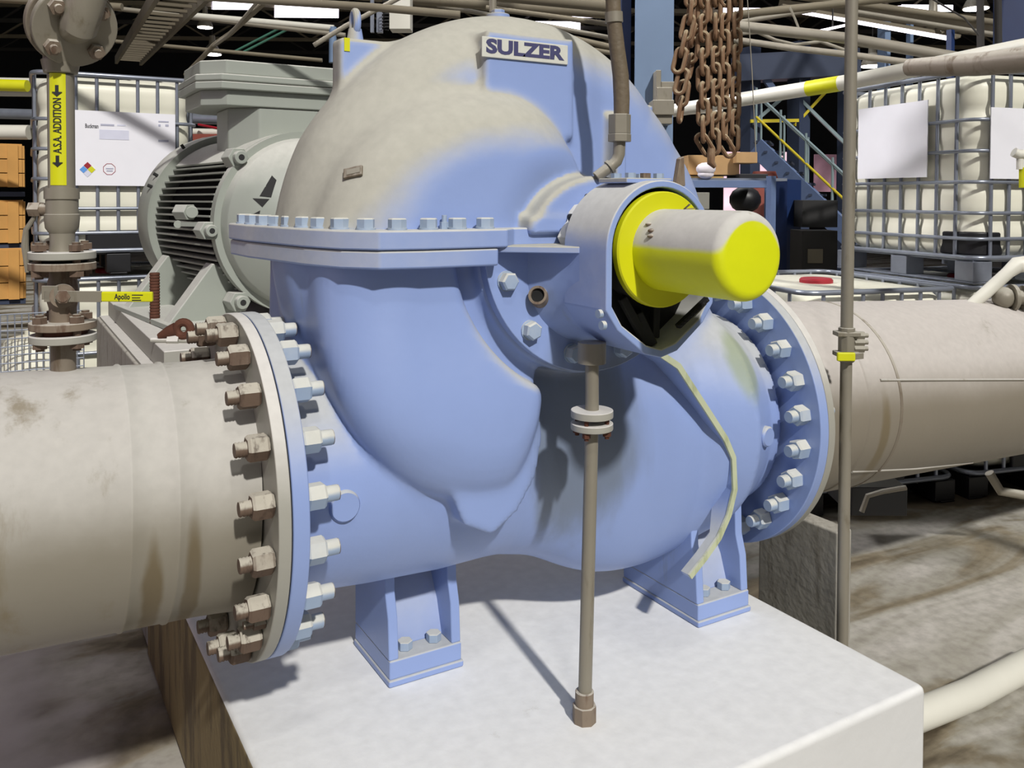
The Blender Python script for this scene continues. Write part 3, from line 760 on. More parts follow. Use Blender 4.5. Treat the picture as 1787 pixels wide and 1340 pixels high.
# drain pipe under the bearing housing with its flange pair
dp = thing('drain_pipe', 'thin vertical galvanised drain pipe with a small bolted flange pair below the bearing housing', 'pipe', (-.03, -.43, -.57))
X_, Y_ = .0, -.46
x_top = Vector(at(1035, 632, Y=Y_)); x_bot = Vector(at(1028, 1225, Y=Y_)); x_fl = Vector(at(1036, 738, Y=Y_)); x_fu = Vector(at(1036, 722, Y=Y_))
x_bot = Vector(at(1027, 1290, Y=Y_)); x_bot.z = -.5705
m = MB(); m.cyl(x_top + Vector((0, 0, .045)), x_fu, .0165, 24); m.cyl(x_top, x_top + Vector((0, 0, .05)), .034, 24); m.build('upper_pipe', 'galv', dp)
m = MB(); m.cyl(x_fl, x_bot, .0165, 24); m.build('lower_pipe', 'galv', dp)
m = MB(); m.cyl(x_fu + Vector((0, 0, .012)), x_fu - Vector((0, 0, .006)), .051, 40); m.build('flange', 'flange', dp, .002)
m = MB(); m.cyl(x_fl + Vector((0, 0, .003)), x_fl - Vector((0, 0, .013)), .051, 40); m.build('flange', 'flange', dp, .002)
for a in (.6, 2.17, 3.74, 5.31):
    px = x_fl + Vector((.038 * math.cos(a), .038 * math.sin(a), 0)); c = MB(); c.hexa(px - Vector((0, 0, .026)), px - Vector((0, 0, .012)), .017); c.cyl(px - Vector((0, 0, .032)), px + Vector((0, 0, .034)), .0055, 12); c.hexa(px + Vector((0, 0, .022)), px + Vector((0, 0, .029)), .017); c.build('flange_bolt', 'rust', dp)
m = MB(); cz_ = float(at(1027, 1222, Y=Y_)[2]); c_ = Vector((x_bot.x, x_bot.y, cz_)); m.cyl(c_ - Vector((0, 0, .01)), c_ + Vector((0, 0, .025)), .0225, 24); m.cyl(c_ - Vector((0, 0, .05)), c_ - Vector((0, 0, .008)), .029, 8); m.cyl(x_bot, c_ - Vector((0, 0, .05)), .022, 24); m.build('base_coupling', 'cast', dp, .003)

# ================================================================== MAIN PIPES, PLINTH, FLOOR
m = MB(); m.box((-30, -8, -1.20), (40, 45, -1.05)); fl = struct(m.build('floor', 'floor', smooth=False))
# concrete plinth
PZ = -.571
m = MB(); m.box((-.812, -.785, -1.051), (.778, 1.35, PZ))
pn = m.build('concrete_plinth', 'plinth', None, .018, 3)
pn.data.materials.append(M['plinth_side'])
for p in pn.data.polygons:
    if p.normal.x < -.5: p.material_index = 1
tag(pn, 'low white painted concrete plinth with a chipped corner under the blue pump', 'plinth')
m = MB(); m.box((-.802, 1.35, -1.051), (.70, 3.3, 0.0)); mb = m.build('motor_block', 'pier', None, .01)
tag(mb, 'tall dusty concrete block carrying the steel motor base', 'plinth')
yf_, yb_ = at(1466, 1000, X=.98)[1], at(1328, 1000, X=.98)[1]
m = MB(); m.box((.98, yf_, -1.051), (1.05, yb_, -.36)); pr = m.build('pipe_pier', 'pier', None, .008)
tag(pr, 'dark grey concrete pier under the right pipe flange', 'pier')

lp = thing('suction_pipe', 'big dusty grey pipe with a bolted flange, running out of the left edge', 'pipe', (-1.4, 0, 0))
m = MB(); a = Vector((XL - .030, 0, .004)); q = Vector((-3.6, .03, .082)); m.rev(a, q, [(0, .296), (.05, .292), (.10, .290), (.160, .290), (.164, .2935), (.169, .2935), (.173, .290), (.250, .290), (.254, .2935), (.259, .2935), (.263, .290), ((q - a).length, .290)], 96)
m.build('pipe_shell', 'pipe', lp, angle=50)
m = MB(); m.cyl((XL - .029, 0, 0), (XL - .0015, 0, 0), RL, 96); m.build('pipe_flange', 'flange', lp, .003)
m = MB(); m.cyl((XL - .002, 0, 0), (XL + .002, 0, 0), RL - .006, 96); m.build('gasket', 'blue_dark', lp)
# two small jacking bolts on that flange
for a_ in (-.62, -.86, 2.0):
    y, z = -.372 * math.cos(a_ * .0 + a_), .372 * math.sin(a_)
    c = MB(); c.hexa((XL - .055, y * .985, z), (XL - .03, y * .985, z), .026); c.cyl((XL - .075, y * .985, z), (XL - .05, y * .985, z), .009, 12); c.build('jacking_bolt', 'rust_bolt', lp)

XQ = Vector((XR + .06, 0, 0)) + (Vector((4.6, 0, -.17)) - Vector((XR + .06, 0, 0))) * 1.8
rp = thing('discharge_pipe', 'big jacketed discharge pipe with taped seams running out to the right', 'pipe', (1.6, 0, -.05))
m = MB(); m.cyl((XR + .034, 0, 0), (XR + .062, 0, 0), RR, 96); m.build('pipe_flange', 'flange', rp, .003)
a = Vector((XR + .06, 0, 0)); q = XQ; m = MB()
m.rev(a, q, [(0, .322), (.15, .328), (.16, .331), (.30, .332), (.305, .336), (.46, .336), (.465, .333), (1.3, .331), ((q - a).length, .325)], 96)
m.build('pipe_jacket', 'pipe_r', rp, angle=25)
for t, rr_ in ((.46, .338),):
    d = (q - a).normalized(); c = MB(); c.rev(a + d * (t - .006), a + d * (t + .010), [(0, rr_ - .004), (.002, rr_), (.014, rr_), (.016, rr_ - .004)], 72); c.build('jacket_band', 'steel', rp)

jk = [c for c in rp.children if c.name.startswith('pipe_jacket')][0]
for pts in (((1538, 658), (1620, 657), (1700, 656), (1790, 655)), ((1490, 818), (1600, 812), (1700, 800), (1790, 788))):
    P = [hit(jk, u, v) for u, v in pts]; P = [a_ + n_ * .001 for a_, n_ in P if a_ is not None]
    MB().tube(P, .0045, 8).build('jacket_seam', 'pipe', rp)

# ================================================================== MOTOR
def axp(A, B, t, rad=0, ang=0):
    d = (B - A).normalized(); e1 = d.cross(V(0, 0, 1)).normalized(); e2 = e1.cross(d)
    return A + d * t - e1 * rad * math.cos(ang) * -1 + e2 * rad * math.sin(ang)
MA, MBp = V(-.03, 1.90, .565), V(-.16, 3.0, .56)
md = (MBp - MA).normalized(); ms = V(0, 0, 1).cross(md).normalized() ; ms = ms if ms.x > 0 else -ms   # sideways (+X)
mu = V(0, 0, 1)
def mp(t, s, u): return MA + md * t + ms * s + mu * u
mot = thing('electric_motor', 'large grey finned electric motor with a terminal box, behind the blue pump', 'motor', (-.1, 2.4, .0))
m = MB(); m.rev(MA, MA + md, [(-.19, .17), (-.17, .24), (-.06, .385), (-.05, .39), (0, .40), (0, .43), (.05, .43), (.055, .405), (.10, .385)], 72); m.build('end_bell', 'motor', mot, angle=30)
# ventilation windows of the bell
bell = [c for c in mot.children if c.name.startswith('end_bell')][0]
for tri in (((453, 346), (474, 310), (482, 318), (473, 348)), ((441, 350), (470, 351), (458, 365)), ((430, 384), (454, 371), (452, 385)), ((512, 268), (530, 258), (528, 270))):
    P_ = [hit(bell, u, v) for u, v in tri]
    if any(p[0] is None for p in P_): continue
    n_ = sum((p[1] for p in P_), V(0, 0, 0)).normalized(); n = len(P_)
    c = MB(); c.add([p[0] + n_ * .003 for p in P_] + [p[0] - n_ * .01 for p in P_], [tuple(range(n)), tuple(reversed(range(n, 2*n)))] + [(i, i+n, (i+1) % n + n, (i+1) % n) for i in range(n)]); c.build('vent_opening', 'motor_dark', mot)
m = MB(); m.cyl(mp(.06, 0, 0), mp(.98, 0, 0), .355, 64); m.build('stator_core', 'motor_dark', mot)
m = MB()
for sgn in (-1, 1):
    for k in range(20):
        z = -.335 + k * .0335; r0 = math.sqrt(max(.35**2 - z*z, .001)); r1 = math.sqrt(.428**2 - z*z)
        a, b_ = sgn * r0 * .93, sgn * r1
        vs = [mp(.07, a, z - .004), mp(.07, b_, z - .004), mp(1.0, b_, z - .004), mp(1.0, a, z - .004), mp(.07, a, z + .004), mp(.07, b_, z + .004), mp(1.0, b_, z + .004), mp(1.0, a, z + .004)]
        m.add(vs, [(0,3,2,1),(4,5,6,7),(0,1,5,4),(1,2,6,5),(2,3,7,6),(3,0,4,7)])
m.build('cooling_fins', 'motor', mot, smooth=False)
m = MB(); vs = []; n = 16
for t in (.05, 1.0):
    for R_ in (.432, .42):
        for i in range(n + 1):
            a = math.radians(42 + 96 * i / n); vs.append(mp(t, R_ * math.cos(a), R_ * math.sin(a)))
k = n + 1; fs = [(i, i+1, 2*k+i+1, 2*k+i) for i in range(n)] + [(k+i, 3*k+i, 3*k+i+1, k+i+1) for i in range(n)] + [(0, 2*k, 3*k, k), (n, k+n, 3*k+n, 2*k+n)] + [(i, k+i, k+i+1, i+1) for i in range(n)] + [(2*k+i, 2*k+i+1, 3*k+i+1, 3*k+i) for i in range(n)]
m.add(vs, fs); m.build('top_cowl', 'motor', mot)
m = MB(); m.rev(MA, MA + md, [(.93, .448), (.925, .468), (.96, .474), (1.10, .474), (1.16, .44), (1.17, .36)], 72); m.build('fan_cover', 'motor', mot, angle=40)
for a in (125, 150, 158):
    r_ = math.radians(a); c = MB(); c.cyl(mp(.95, .47 * math.cos(r_), .47 * math.sin(r_)), mp(.95, .495 * math.cos(r_), .495 * math.sin(r_)), .009, 8); c.build('cover_screw', 'motor_dark', mot)
# side lugs and cap screws on the end ring
for (u, v, s) in ((416, 279, 1), (366, 407, .9), (421, 531, 1)):
    p = V(*at(u, v, Y=1.86)); c = MB(); c.hexa(p + md * .10, p + md * .0, .085 * s); c.cyl(p + md * .01, p - md * .035, .030 * s, 24); c.build('ring_lug', 'motor', mot, .004)
    c = MB(); c.cyl(p - md * .030, p - md * .0355, .014 * s, 16); c.build('screw_socket', 'motor_dark', mot)
p = V(*at(335, 375, Y=2.1)); c = MB(); c.hexa(p + md * .02 , p + md * .10 - ms*.03, .07); c.cyl(p, p + md * .18 + ms * .06, .028, 16); c.cyl(p + md * .1, p + md * .16 - ms * .02, .014, 12); c.build('cable_gland', 'motor', mot, .003)
p = V(*at(318, 396, Y=2.15)); c = MB(); c.bar(p, p + md * -.10 + ms * .05, .02, .02); c.cyl(p + md * .03 - ms * .01, p - ms * .02, .018, 12); c.build('cable_gland', 'motor', mot)
# terminal box
tb = [V(*at(412, 190, d=3.72)), ]
c0 = V(-.34, 2.10, 0)
def tbx(x0, x1, y0, y1, z0, z1, ch=.0):
    return [(x0 + ch, y0), (x1 - ch, y0), (x1, y0 + ch), (x1, y1 - ch), (x1 - ch, y1), (x0 + ch, y1), (x0, y1 - ch), (x0, y0 + ch)]
bx0, by0, bx1, by1 = -.49, 1.98, .35, 2.62
zt = at(470, 108, Y=1.98)[2]
def tz(v, u=470): return float(at(u, v, Y=1.98)[2])
m = MB(); m.prism(tbx(bx0 + .03, bx1 - .03, by0 + .03, by1 - .03, 0, 0, .10), 'Z', tz(190), tz(163)); m.prism(tbx(bx0, bx1, by0, by1, 0, 0, .10), 'Z', tz(163), tz(150)); m.build('terminal_box', 'motor', mot, .006)
m = MB(); m.prism(tbx(bx0, bx1, by0, by1, 0, 0, .10), 'Z', tz(149), tz(137)); m.prism(tbx(bx0 + .025, bx1 - .025, by0 + .025, by1 - .025, 0, 0, .10), 'Z', tz(137), tz(112)); m.build('terminal_box_lid', 'motor', mot, .008)
m = MB(); m.prism(tbx(-.33, .2, 2.02, 2.5, 0, 0, .12), 'Z', .90, tz(190)); m.build('box_pedestal', 'motor', mot, .01)
# motor feet
for t in (.10, .80):
    for s in (-1, 1):
        m = MB()
        pts = [(.20, -.30), (.40, -.18), (.60, -.445), (.60, -.462), (.30, -.462)]
        vs = [mp(t, s * a, b_) for a, b_ in pts] + [mp(t + .10, s * a, b_) for a, b_ in pts]; n = len(pts)
        m.add(vs, [tuple(range(n)), tuple(reversed(range(n, 2*n)))] + [(i, i+n, (i+1) % n + n, (i+1) % n) for i in range(n)])
        m.build('foot', 'motor', mot, .006)
for s in (-1, 1): m = MB(); m.bar(mp(.0, s * .50, -.45), mp(1.0, s * .50, -.45), .24, .025); m.build('mounting_rail', 'motor', mot, .004)
ORGB = None
sb = thing('steel_skid', 'dusty flat steel skid under the motor, lying on the concrete block', 'skid', (-.4, 2.3, 0))
m = MB(); m.box((-.745, 1.36, .012), (.68, 3.25, .10)); m.build('top_plate', 'flange', sb, .005)
m = MB(); m.box((-.79, 1.36, .0), (-.60, 3.25, .012)); m.build('grout_strip', 'flange', sb)
# rusty threaded jacking rod
p = V(*at(272, 570, Z=.10)); q = V(*at(272, 482, X=p.x)); m = MB(); L_ = q.z - p.z
n = 34; m.rev((p.x, p.y, .101), (p.x, p.y, q.z), [(L_ * i / n, .0235 if i % 2 else .0205) for i in range(n + 1)], 20)
rod = m.build('threaded_rod', 'rust', None, angle=12); tag(rod, 'short upright rusty threaded rod on the motor base, left of the motor foot', 'rod')
# rusty eye lug with its bolt
p = V(*at(322, 590, Z=.13)); el = thing('anchor_lug', 'brown rusty eye lug with a loose bolt, lying on the motor base', 'lug', (p.x, p.y, .10))
m = MB(); d = _V = V(*_R0); up = V(0, 0, 1); c_ = V(p.x, p.y, .155)
m.tube([c_ + (d * math.cos(t) + up * math.sin(t)) * .028 for t in np.linspace(0, 2*PI, 20)[:-1]], .017, 10, closed=True)
m.tube([c_ - d * .10 - up * .03, c_ - d * .06 - up * .012, c_ - d * .03], [.012, .024, .028], 12); m.build('eye', 'rust', el)
m = MB(); m.cyl(c_ - d * .13 - up * .045, c_ + d * .02 - up * .045, .011, 12); m.hexa(c_ - d * .06 - up * .045, c_ - d * .015 - up * .045, .045); m.build('bolt', 'flange', el)

# ================================================================== DOSING PIPE ON THE LEFT
PX, PY = -1.168, .02
def zc(v): return float(at(108, v, Y=PY)[2])
def cy(v): return Vector((PX, PY, zc(v)))
PXY = at(112, 600, Y=PY)[0]
PX = float(PXY)
ap = thing('dosing_pipe', 'thin vertical pipe with yellow A.S.A. ADDITION tape, valves and rusty flanges, standing left', 'pipe', (PX, PY, .29))
def part_cyl(v0_, v1_, r, name, mat, n=32, bev=0.0, r2=None):
    m = MB(); m.cyl(cy(v0_), cy(v1_), r, n, r2); return m.build(name, mat, ap, bev)
part_cyl(662, 605, .026, 'stub_pipe', 'steel')
def fl_(v0_, v1_, mat):
    return part_cyl(v0_, v1_, .0685, 'flange', mat, 44, .002)
f1 = fl_(602, 589, 'flange'); f2 = fl_(580, 567, 'cast'); f3 = fl_(477, 464, 'cast'); f4 = fl_(458, 445, 'flange')
part_cyl(589, 580, .05, 'gasket', 'rust'); part_cyl(464, 458, .05, 'gasket', 'blue_dark')
for (va, vb, par) in ((610, 556, f2), (487, 432, f4)):
    for a in (.45, 2.0, 3.6, 5.2):
        o = Vector((.052 * math.cos(a), .052 * math.sin(a), 0)); c = MB()
        c.cyl(cy(va + 4) + o, cy(vb - 4) + o, .0085, 12); c.hexa(cy(va) + o, cy(va - 11) + o, .028); c.hexa(cy(vb + 11) + o, cy(vb) + o, .028)
        c.build('flange_bolt', 'rust_bolt', par, angle=25)
m = MB(); zb0 = cy(567); m.rev(cy(567), cy(477), [(0, .028), (.03, .028), (.045, .032), (.055, .034), (.09, .030), (.10, .027), ((cy(477) - cy(567)).length, .026)], 32); m.build('valve_body', 'cast', ap)
cam_dir = (Vector(tuple(CAM)) - cy(520)); cam_dir.z = 0; cam_dir.normalize(); side = V(*_R0)
st0 = cy(520); m = MB(); m.cyl(st0, st0 + cam_dir * .062, .011, 16); m.hexa(st0 + cam_dir * .05, st0 + cam_dir * .060, .026); m.cyl(st0, st0 + cam_dir * .042, .026, 24); m.build('valve_stem', 'cast', ap)
h0 = st0 + cam_dir * .048; m = MB(); m.bar(h0 - side * .04, h0 + side * .085, .005, .024); m.bar(h0 - side * .045 + V(0,0,.008), h0 - side * .01 + V(0,0,.008), .005, .03)
hd = m.build('valve_handle', 'galv', ap, .001)
m = MB(); m.bar(h0 + side * .085, h0 + side * .196, .010, .022); hs = m.build('handle_sleeve', 'yellow_flat', hd, .003); hs['label'] = 'yellow rubber grip marked Apollo'
mesh_text('Apollo', .017, 'ink', hs, h0 + side * .112 + cam_dir * .0057, side, (0, 0, 1), .0004, .0004, fit=.034)
for dz_, l_ in ((.004, .024), (-.002, .018), (-.007, .020)):
    m = MB(); q_ = h0 + side * .150 + cam_dir * .0054 + V(0, 0, dz_); m.bar(q_, q_ + side * l_, .0008, .0022); m.build('print_line', 'ink', hs)
# upper check valve
m = MB(); H_ = (cy(335) - cy(445)).length; m.rev(cy(445), cy(335), [(0, .027), (.018, .025), (.040, .026), (.052, .034), (.072, .036), (.082, .036), (.083, .033), (.115, .033), (.116, .036), (H_, .036)], 32); m.build('check_valve', 'galv', ap, angle=30)
b0 = cy(372); m = MB(); m.cyl(b0, b0 - side * .062, .014, 16); m.hexa(b0 - side * .045, b0 - side * .07, .03); m.build('side_port', 'cast', ap)
q0 = b0 - side * .055; m = MB(); m.tube([q0, q0 + V(0,0,-.02) - side * .008, q0 + V(0,0,-.045) - side * .025, q0 + V(0,0,-.08) - side * .028, q0 + V(0,0,-.14) - side * .022], [.004, .005, .006, .008, .006], 10); m.build('side_lever', 'galv', ap)
part_cyl(337, 138, .0275, 'upright_pipe', 'galv')
part_cyl(136, 112, .034, 'top_coupling', 'galv', 32, .003, .040)
# yellow tape: a curved strip on the pipe, with the text
tape_dir = (cam_dir - side * .28).normalized(); ta = math.atan2(tape_dir.y, tape_dir.x)
m = MB(); vs = []; n = 14; Rt = .0283
for z in (zc(330), zc(137)):
    for i in range(n + 1):
        a = ta - .62 + 1.24 * i / n; vs.append((PX + Rt * math.cos(a), PY + Rt * math.sin(a), z))
    for i in range(n + 1):
        a = ta - .62 + 1.24 * i / n; vs.append((PX + (Rt-.001) * math.cos(a), PY + (Rt-.001) * math.sin(a), z))
k = n + 1; fs = [(i, i+1, 2*k+i+1, 2*k+i) for i in range(n)] + [(k+i, 3*k+i, 3*k+i+1, k+i+1) for i in range(n)] + [(0, 2*k, 3*k, k), (n, k+n, 3*k+n, 2*k+n)]
m.add(vs, fs); tp = m.build('marking_tape', 'yellow_flat', ap); tp['label'] = 'yellow tape reading A.S.A. ADDITION with two down arrows'
tr = V(-tape_dir.y, tape_dir.x, 0)
if tr.dot(side) < 0: tr = -tr
def on_tape(v, off=0.0): return Vector((PX, PY, zc(v))) + tape_dir * .0288 + tr * off
mesh_text('A.S.A. ADDITION', .0235, 'ink', tp, on_tape(275, .001), (0, 0, 1), -tr, .0004, .0003, fit=abs(zc(180) - zc(275)))
for vt, vb in ((158, 178), (279, 299)):
    m = MB(); zt_, zb_ = zc(vt), zc(vb); zm = zb_ + (zt_ - zb_) * .42
    pol = [(-.0035, zt_), (.0035, zt_), (.0035, zm), (.0105, zm), (0, zb_), (-.0105, zm), (-.0035, zm)]
    vs = [Vector((PX, PY, z)) + tape_dir * dd + tr * x for dd in (.0275, .0295) for x, z in pol]; n = len(pol)
    m.add(vs, [tuple(range(n)), tuple(reversed(range(n, 2*n)))] + [(i, i+n, (i+1) % n + n, (i+1) % n) for i in range(n)]); m.build('arrow', 'ink', tp)
# tilted flange pair and pipe at the top left
fc = V(*at(126, 52, Y=-.03)); fn = (V(*CAM) - fc).normalized() * .80 + V(0, 0, -.30) + side * .28; fn.normalize()
m = MB(); m.cyl(fc - fn * .004, fc + fn * .018, .086, 48); m.build('flange', 'galv', ap, .003)
m = MB(); m.cyl(fc - fn * .034, fc - fn * .010, .092, 48); m.build('flange', 'steel', ap, .003)
m = MB(); m.tube([fc - fn * .03, fc - fn * .06 - V(0, 0, .02), cy(118)], [.045, .045, .036], 24); m.build('reducer', 'steel', ap)
e2 = fn.cross(V(0, 0, 1)).normalized(); e3 = e2.cross(fn)
for a in (45, 135, 225, 315):
    a = math.radians(a); o = (e2 * math.cos(a) + e3 * math.sin(a)) * .062; c = MB(); c.hexa(fc + fn * .018 + o, fc + fn * .036 + o, .030); c.cyl(fc - fn * .055 + o, fc + fn * .046 + o, .009, 12); c.hexa(fc - fn * .036 + o, fc - fn * .05 + o, .028); c.build('flange_bolt', 'cast', ap)
g = fc + fn * .012; m = MB(); m.tube([g, g + fn * .03 + V(0, 0, .012), g + fn * .045 + V(0, 0, .055) + side * .008, g + fn * .05 + V(0, 0, .16) + side * .035, g + fn * .05 + V(0, 0, .30) + side * .07], [.036, .038, .038, .036, .036], 24); m.build('elbow_pipe', 'galv', ap)

# ================================================================== VERTICAL PIPE ON THE RIGHT
VY = -.42
p0 = V(*at(1485, -40, Y=VY)); px_ = float(at(1479, 600, Y=VY)[0]); 
vp = thing('vertical_pipe', 'tall thin grey vertical pipe with a small yellow handled ball valve, right of the pump', 'pipe', (px_, VY, -1.05))
def zr(v): return float(at(1480, v, Y=VY)[2])
dd_ = float(np.dot(np.array([px_, VY, .5]) - CAM, _D)); rpx = 10.6 * dd_ / F
m = MB(); m.cyl((px_, VY, zr(572)), (px_ + .004, VY, 2.2), rpx, 24); m.build('upper_pipe', 'galv', vp)
m = MB(); m.cyl((px_, VY, -1.05), (px_, VY, zr(620)), rpx * .95, 24); m.build('lower_pipe', 'galv', vp)
m = MB(); m.cyl((px_, VY, zr(626)), (px_, VY, zr(566)), rpx * 1.35, 8); 
for v in (577, 612): m.bar(V(px_, VY, zr(v)) - side * rpx * 1.9, V(px_, VY, zr(v)) + side * rpx * 1.9, rpx * 2.6, .014)
m.build('ball_valve', 'galv', vp, .003)
for v in (580, 592, 603):
    q = V(px_, VY, zr(v)) + side * rpx * 1.2; c = MB(); c.hexa(q, q + side * .03, .022); c.cyl(q, q + side * .042, .007, 10); c.build('valve_bolt', 'galv', vp)
cdr = (V(*CAM) - V(px_, VY, .3)); cdr.z = 0; cdr.normalize()
q = V(px_, VY, zr(613)) + cdr * .045; m = MB(); m.bar(q - side * .028, q + side * .026, .012, .026); vh = m.build('valve_handle', 'yellow_flat', vp, .004); vh['label'] = 'yellow plastic valve grip'
m = MB(); m.bar(q + side * .02, q + side * .05 - cdr * .02, .006, .018); m.build('handle_arm', 'galv', vp, .001)

# ================================================================== TANKS IN CAGES
def rrect(x0, y0, x1, y1, r, n=6):
    pts = []
    for cx_, cy_, a0 in ((x1 - r, y1 - r, 0), (x0 + r, y1 - r, 90), (x0 + r, y0 + r, 180), (x1 - r, y0 + r, 270)):
        for i in range(n + 1):
            a = math.radians(a0 + 90 * i / n); pts.append((cx_ + r * math.cos(a), cy_ + r * math.sin(a)))
    return pts
def make_ibc(name, label, loc, yaw, lx=1.0, ly=1.2, h=1.25, pallet='steel', capc='red', name_guard=True):
    """origin at the near bottom corner; x runs along the right-hand face, y along the left-hand face going back"""
    t = thing(name, label, 'tank', loc, 'caged bulk liquid tanks'); t.rotation_euler = (0, 0, yaw); ORG[t.name] = (0, 0, 0)
    pz = .15
    # pallet
    m = MB(); pt = 'black' if pallet == 'black' else 'wire'
    m.box((.02, .02, pz - .025), (lx - .02, ly - .02, pz - .008))
    for x in (.0, lx / 2 - .07, lx - .14):
        for y in (.0, ly / 2 - .07, ly - .14): m.box((x, y, .012), (x + .14, y + .14, pz - .02))
    for x in (.0, lx / 2 - .05, lx - .10): m.box((x, 0, 0), (x + .10, ly, .014))
    m.build('pallet', pt, t, .006)
    # tank body with soft horizontal corrugation
    m = MB(); rings = []
    zs = np.linspace(pz, h - .03, 43)
    for i, z in enumerate(zs):
        s = (z - pz) / (h - .03 - pz)
        ins = .028 + .012 * (0.5 + .5 * math.cos(s * PI * 2 * 5)) ** 3
        if i < 3: ins += (.05, .02, .006)[i]
        if i > 39: ins += (.006, .022, .05)[i - 40]
        rings.append([(x, y, z) for x, y in rrect(ins, ins, lx - ins, ly - ins, .12)])
    n = len(rings[0]); vs = [p for r_ in rings for p in r_]
    fs = [(k*n+i, k*n+(i+1) % n, (k+1)*n+(i+1) % n, (k+1)*n+i) for k in range(len(rings)-1) for i in range(n)]
    fs += [tuple(reversed(range(n))), tuple((len(rings)-1)*n+i for i in range(n))]
    m.add(vs, fs); m.build('tank', 'tank', t, angle=50)
    # cage
    m = MB(); hs = [pz, pz + .11, pz + .26, pz + .44, pz + .62, pz + .80, h - .02]
    for z in hs: m.tube([(x, y, z) for x, y in rrect(0, 0, lx, ly, .09, 4)], .011 if z not in (hs[0], hs[-1]) else .015, 8, closed=True)
    for i in range(1, 8):
        for x, y in ((lx * i / 8, .012), (lx * i / 8, ly - .012), (.012, ly * i / 8), (lx - .012, ly * i / 8)): m.tube([(x, y, pz), (x, y, h - .02)], .011, 8)
    m.build('cage', 'wire', t, angle=60)
    m = MB(); m.rev((lx * .5, ly * .5, h - .060), (lx * .5, ly * .5, h - .002), [(0, .10), (.048, .10), (.058, .09)], 28); m.build('lid', capc, t)
    if name_guard: m = MB(); m.box((lx * .30, -.004, pz + .0), (lx * .66, .03, pz + .125)); m.build('outlet_guard', 'black', t, .02)
    return t
Rv, Dv = V(*_R0), V(*_D0)
def cor(u, d, z):
    """corner on the ground plan: column u, distance d"""
    return Vector((*(CAM[:2] + _R0[:2] * (u - 893.5) / F * d + _D0[:2] * d), z))
eL = (Rv * .875 + Dv * .485); eLb = (Rv * -.485 + Dv * .875); yawL = math.atan2(eL.y, eL.x)
ibl = make_ibc('caged_tank', 'white caged liquid tank with a chemical label sheet, upper of the left stack', cor(58, 5.2, .20), yawL, .93, 1.15, 1.248, 'black')
ibl2 = make_ibc('caged_tank', 'white caged liquid tank under the labelled one, left behind the motor', cor(58, 5.2, -1.05), yawL, .93, 1.15, 1.248, 'black')
# label sheet on the upper left tank
cL = cor(58, 5.2, .20); nL = eLb.normalized(); exL = eL.normalized()
def locL(u, v):
    p = onplane(u, v, cL - nL * .016, nL) - cL; return p.dot(exL), p.z
A_, B_ = locL(128, 198), locL(306, 330)
m = MB(); m.box((A_[0], -.016, B_[1]), (B_[0], -.012, A_[1])); ls = m.build('label_sheet', 'white_label', ibl)
ORG[ls.name] = (0, 0, 0)
q_ = locL(147, 226); mesh_text('Buckman', .036, 'ink', ls, V(q_[0], -.0165, q_[1]), (1, 0, 0), (0, 0, 1), .0005, .0008, fit=abs(locL(170, 226)[0] - q_[0]))
def lbx(u0, v0_, u1, v1_, name, mat):
    a, b_ = locL(u0, v0_), locL(u1, v1_); m = MB(); m.box((a[0], -.018, b_[1]), (b_[0], -.016, a[1])); return m.build(name, mat, ls)
if 'hz_blue' not in M: M['hz_blue'] = plain('hz_blue', (90, 150, 220), .5)
M['faint'] = plain('faint_print', (208, 210, 226), .6)
lbx(172, 232, 224, 250, 'address_box', 'faint')
lbx(174, 222, 198, 226, 'print_line', 'ink_soft'); lbx(203, 223, 218, 226, 'print_line', 'faint')
lbx(275, 216, 293, 219, 'print_line', 'ink_soft'); lbx(275, 222, 279, 226, 'print_line', 'ink_soft'); lbx(287, 222, 293, 226, 'print_line', 'ink_soft'); lbx(275, 249, 293, 253, 'print_line', 'ink_soft')
rd = abs(locL(152, 302)[0] - locL(138, 302)[0])
for (u, v, c_) in ((152, 295, 'red'), (145, 302, 'hz_blue'), (159, 302, 'yellow_flat'), (152, 309, 'faint')):
    cx_, cz_ = locL(u, v); r_ = rd / 2 * .98
    m = MB(); m.prism([(cx_ - r_, cz_), (cx_, cz_ - r_), (cx_ + r_, cz_), (cx_, cz_ + r_)], 'Y', -.0185, -.016); m.build('hazard_diamond', c_, ls)
sx_, sz_ = locL(190, 301); m = MB(); m.tube([(sx_ + rd * .82 * math.cos(t + .4), -.017, sz_ + rd * .82 * math.sin(t + .4)) for t in np.linspace(0, 2*PI, 9)[:-1]], .0018, 6, closed=True); m.build('stamp', 'red', ls)
lbx(184, 299, 197, 301, 'print_line', 'ink_soft'); lbx(185, 303, 196, 305, 'print_line', 'ink_soft')
eRb = Rv * -.295 + Dv * .955; eR = Rv * .955 + Dv * .295; yawR = math.atan2(eR.y, eR.x)
ibr = make_ibc('caged_tank', 'white caged liquid tank with blank white sheets, upper of the right stack', cor(1700, 5.0, .20), yawR, 1.05, 1.2, 1.25, 'steel', 'red', False)
ibr2 = make_ibc('caged_tank', 'white caged liquid tank at the bottom of the right stack', cor(1700, 5.0, -1.05), yawR, 1.05, 1.2, 1.25, 'black')
ibr3 = make_ibc('caged_tank', 'low white caged tank with a red lid, left of the right stack', cor(1700, 5.0, -1.05) - eR * 1.13, yawR, 1.03, 1.2, 1.25, 'black')
cR = cor(1700, 5.0, .20); exR = eR.normalized(); eyR = eRb.normalized()
def locR(u, v, face):
    n_ = exR if face == 'side' else eyR
    p = onplane(u, v, cR - n_ * .018, n_) - cR; return (p.dot(eyR) if face == 'side' else p.dot(exR)), p.z
a_, b_ = locR(1497, 186, 'side'), locR(1617, 303, 'side')
m = MB(); m.box((-.020, b_[0], b_[1]), (-.015, a_[0], a_[1])); m.build('blank_sheet', 'white_label', ibr)
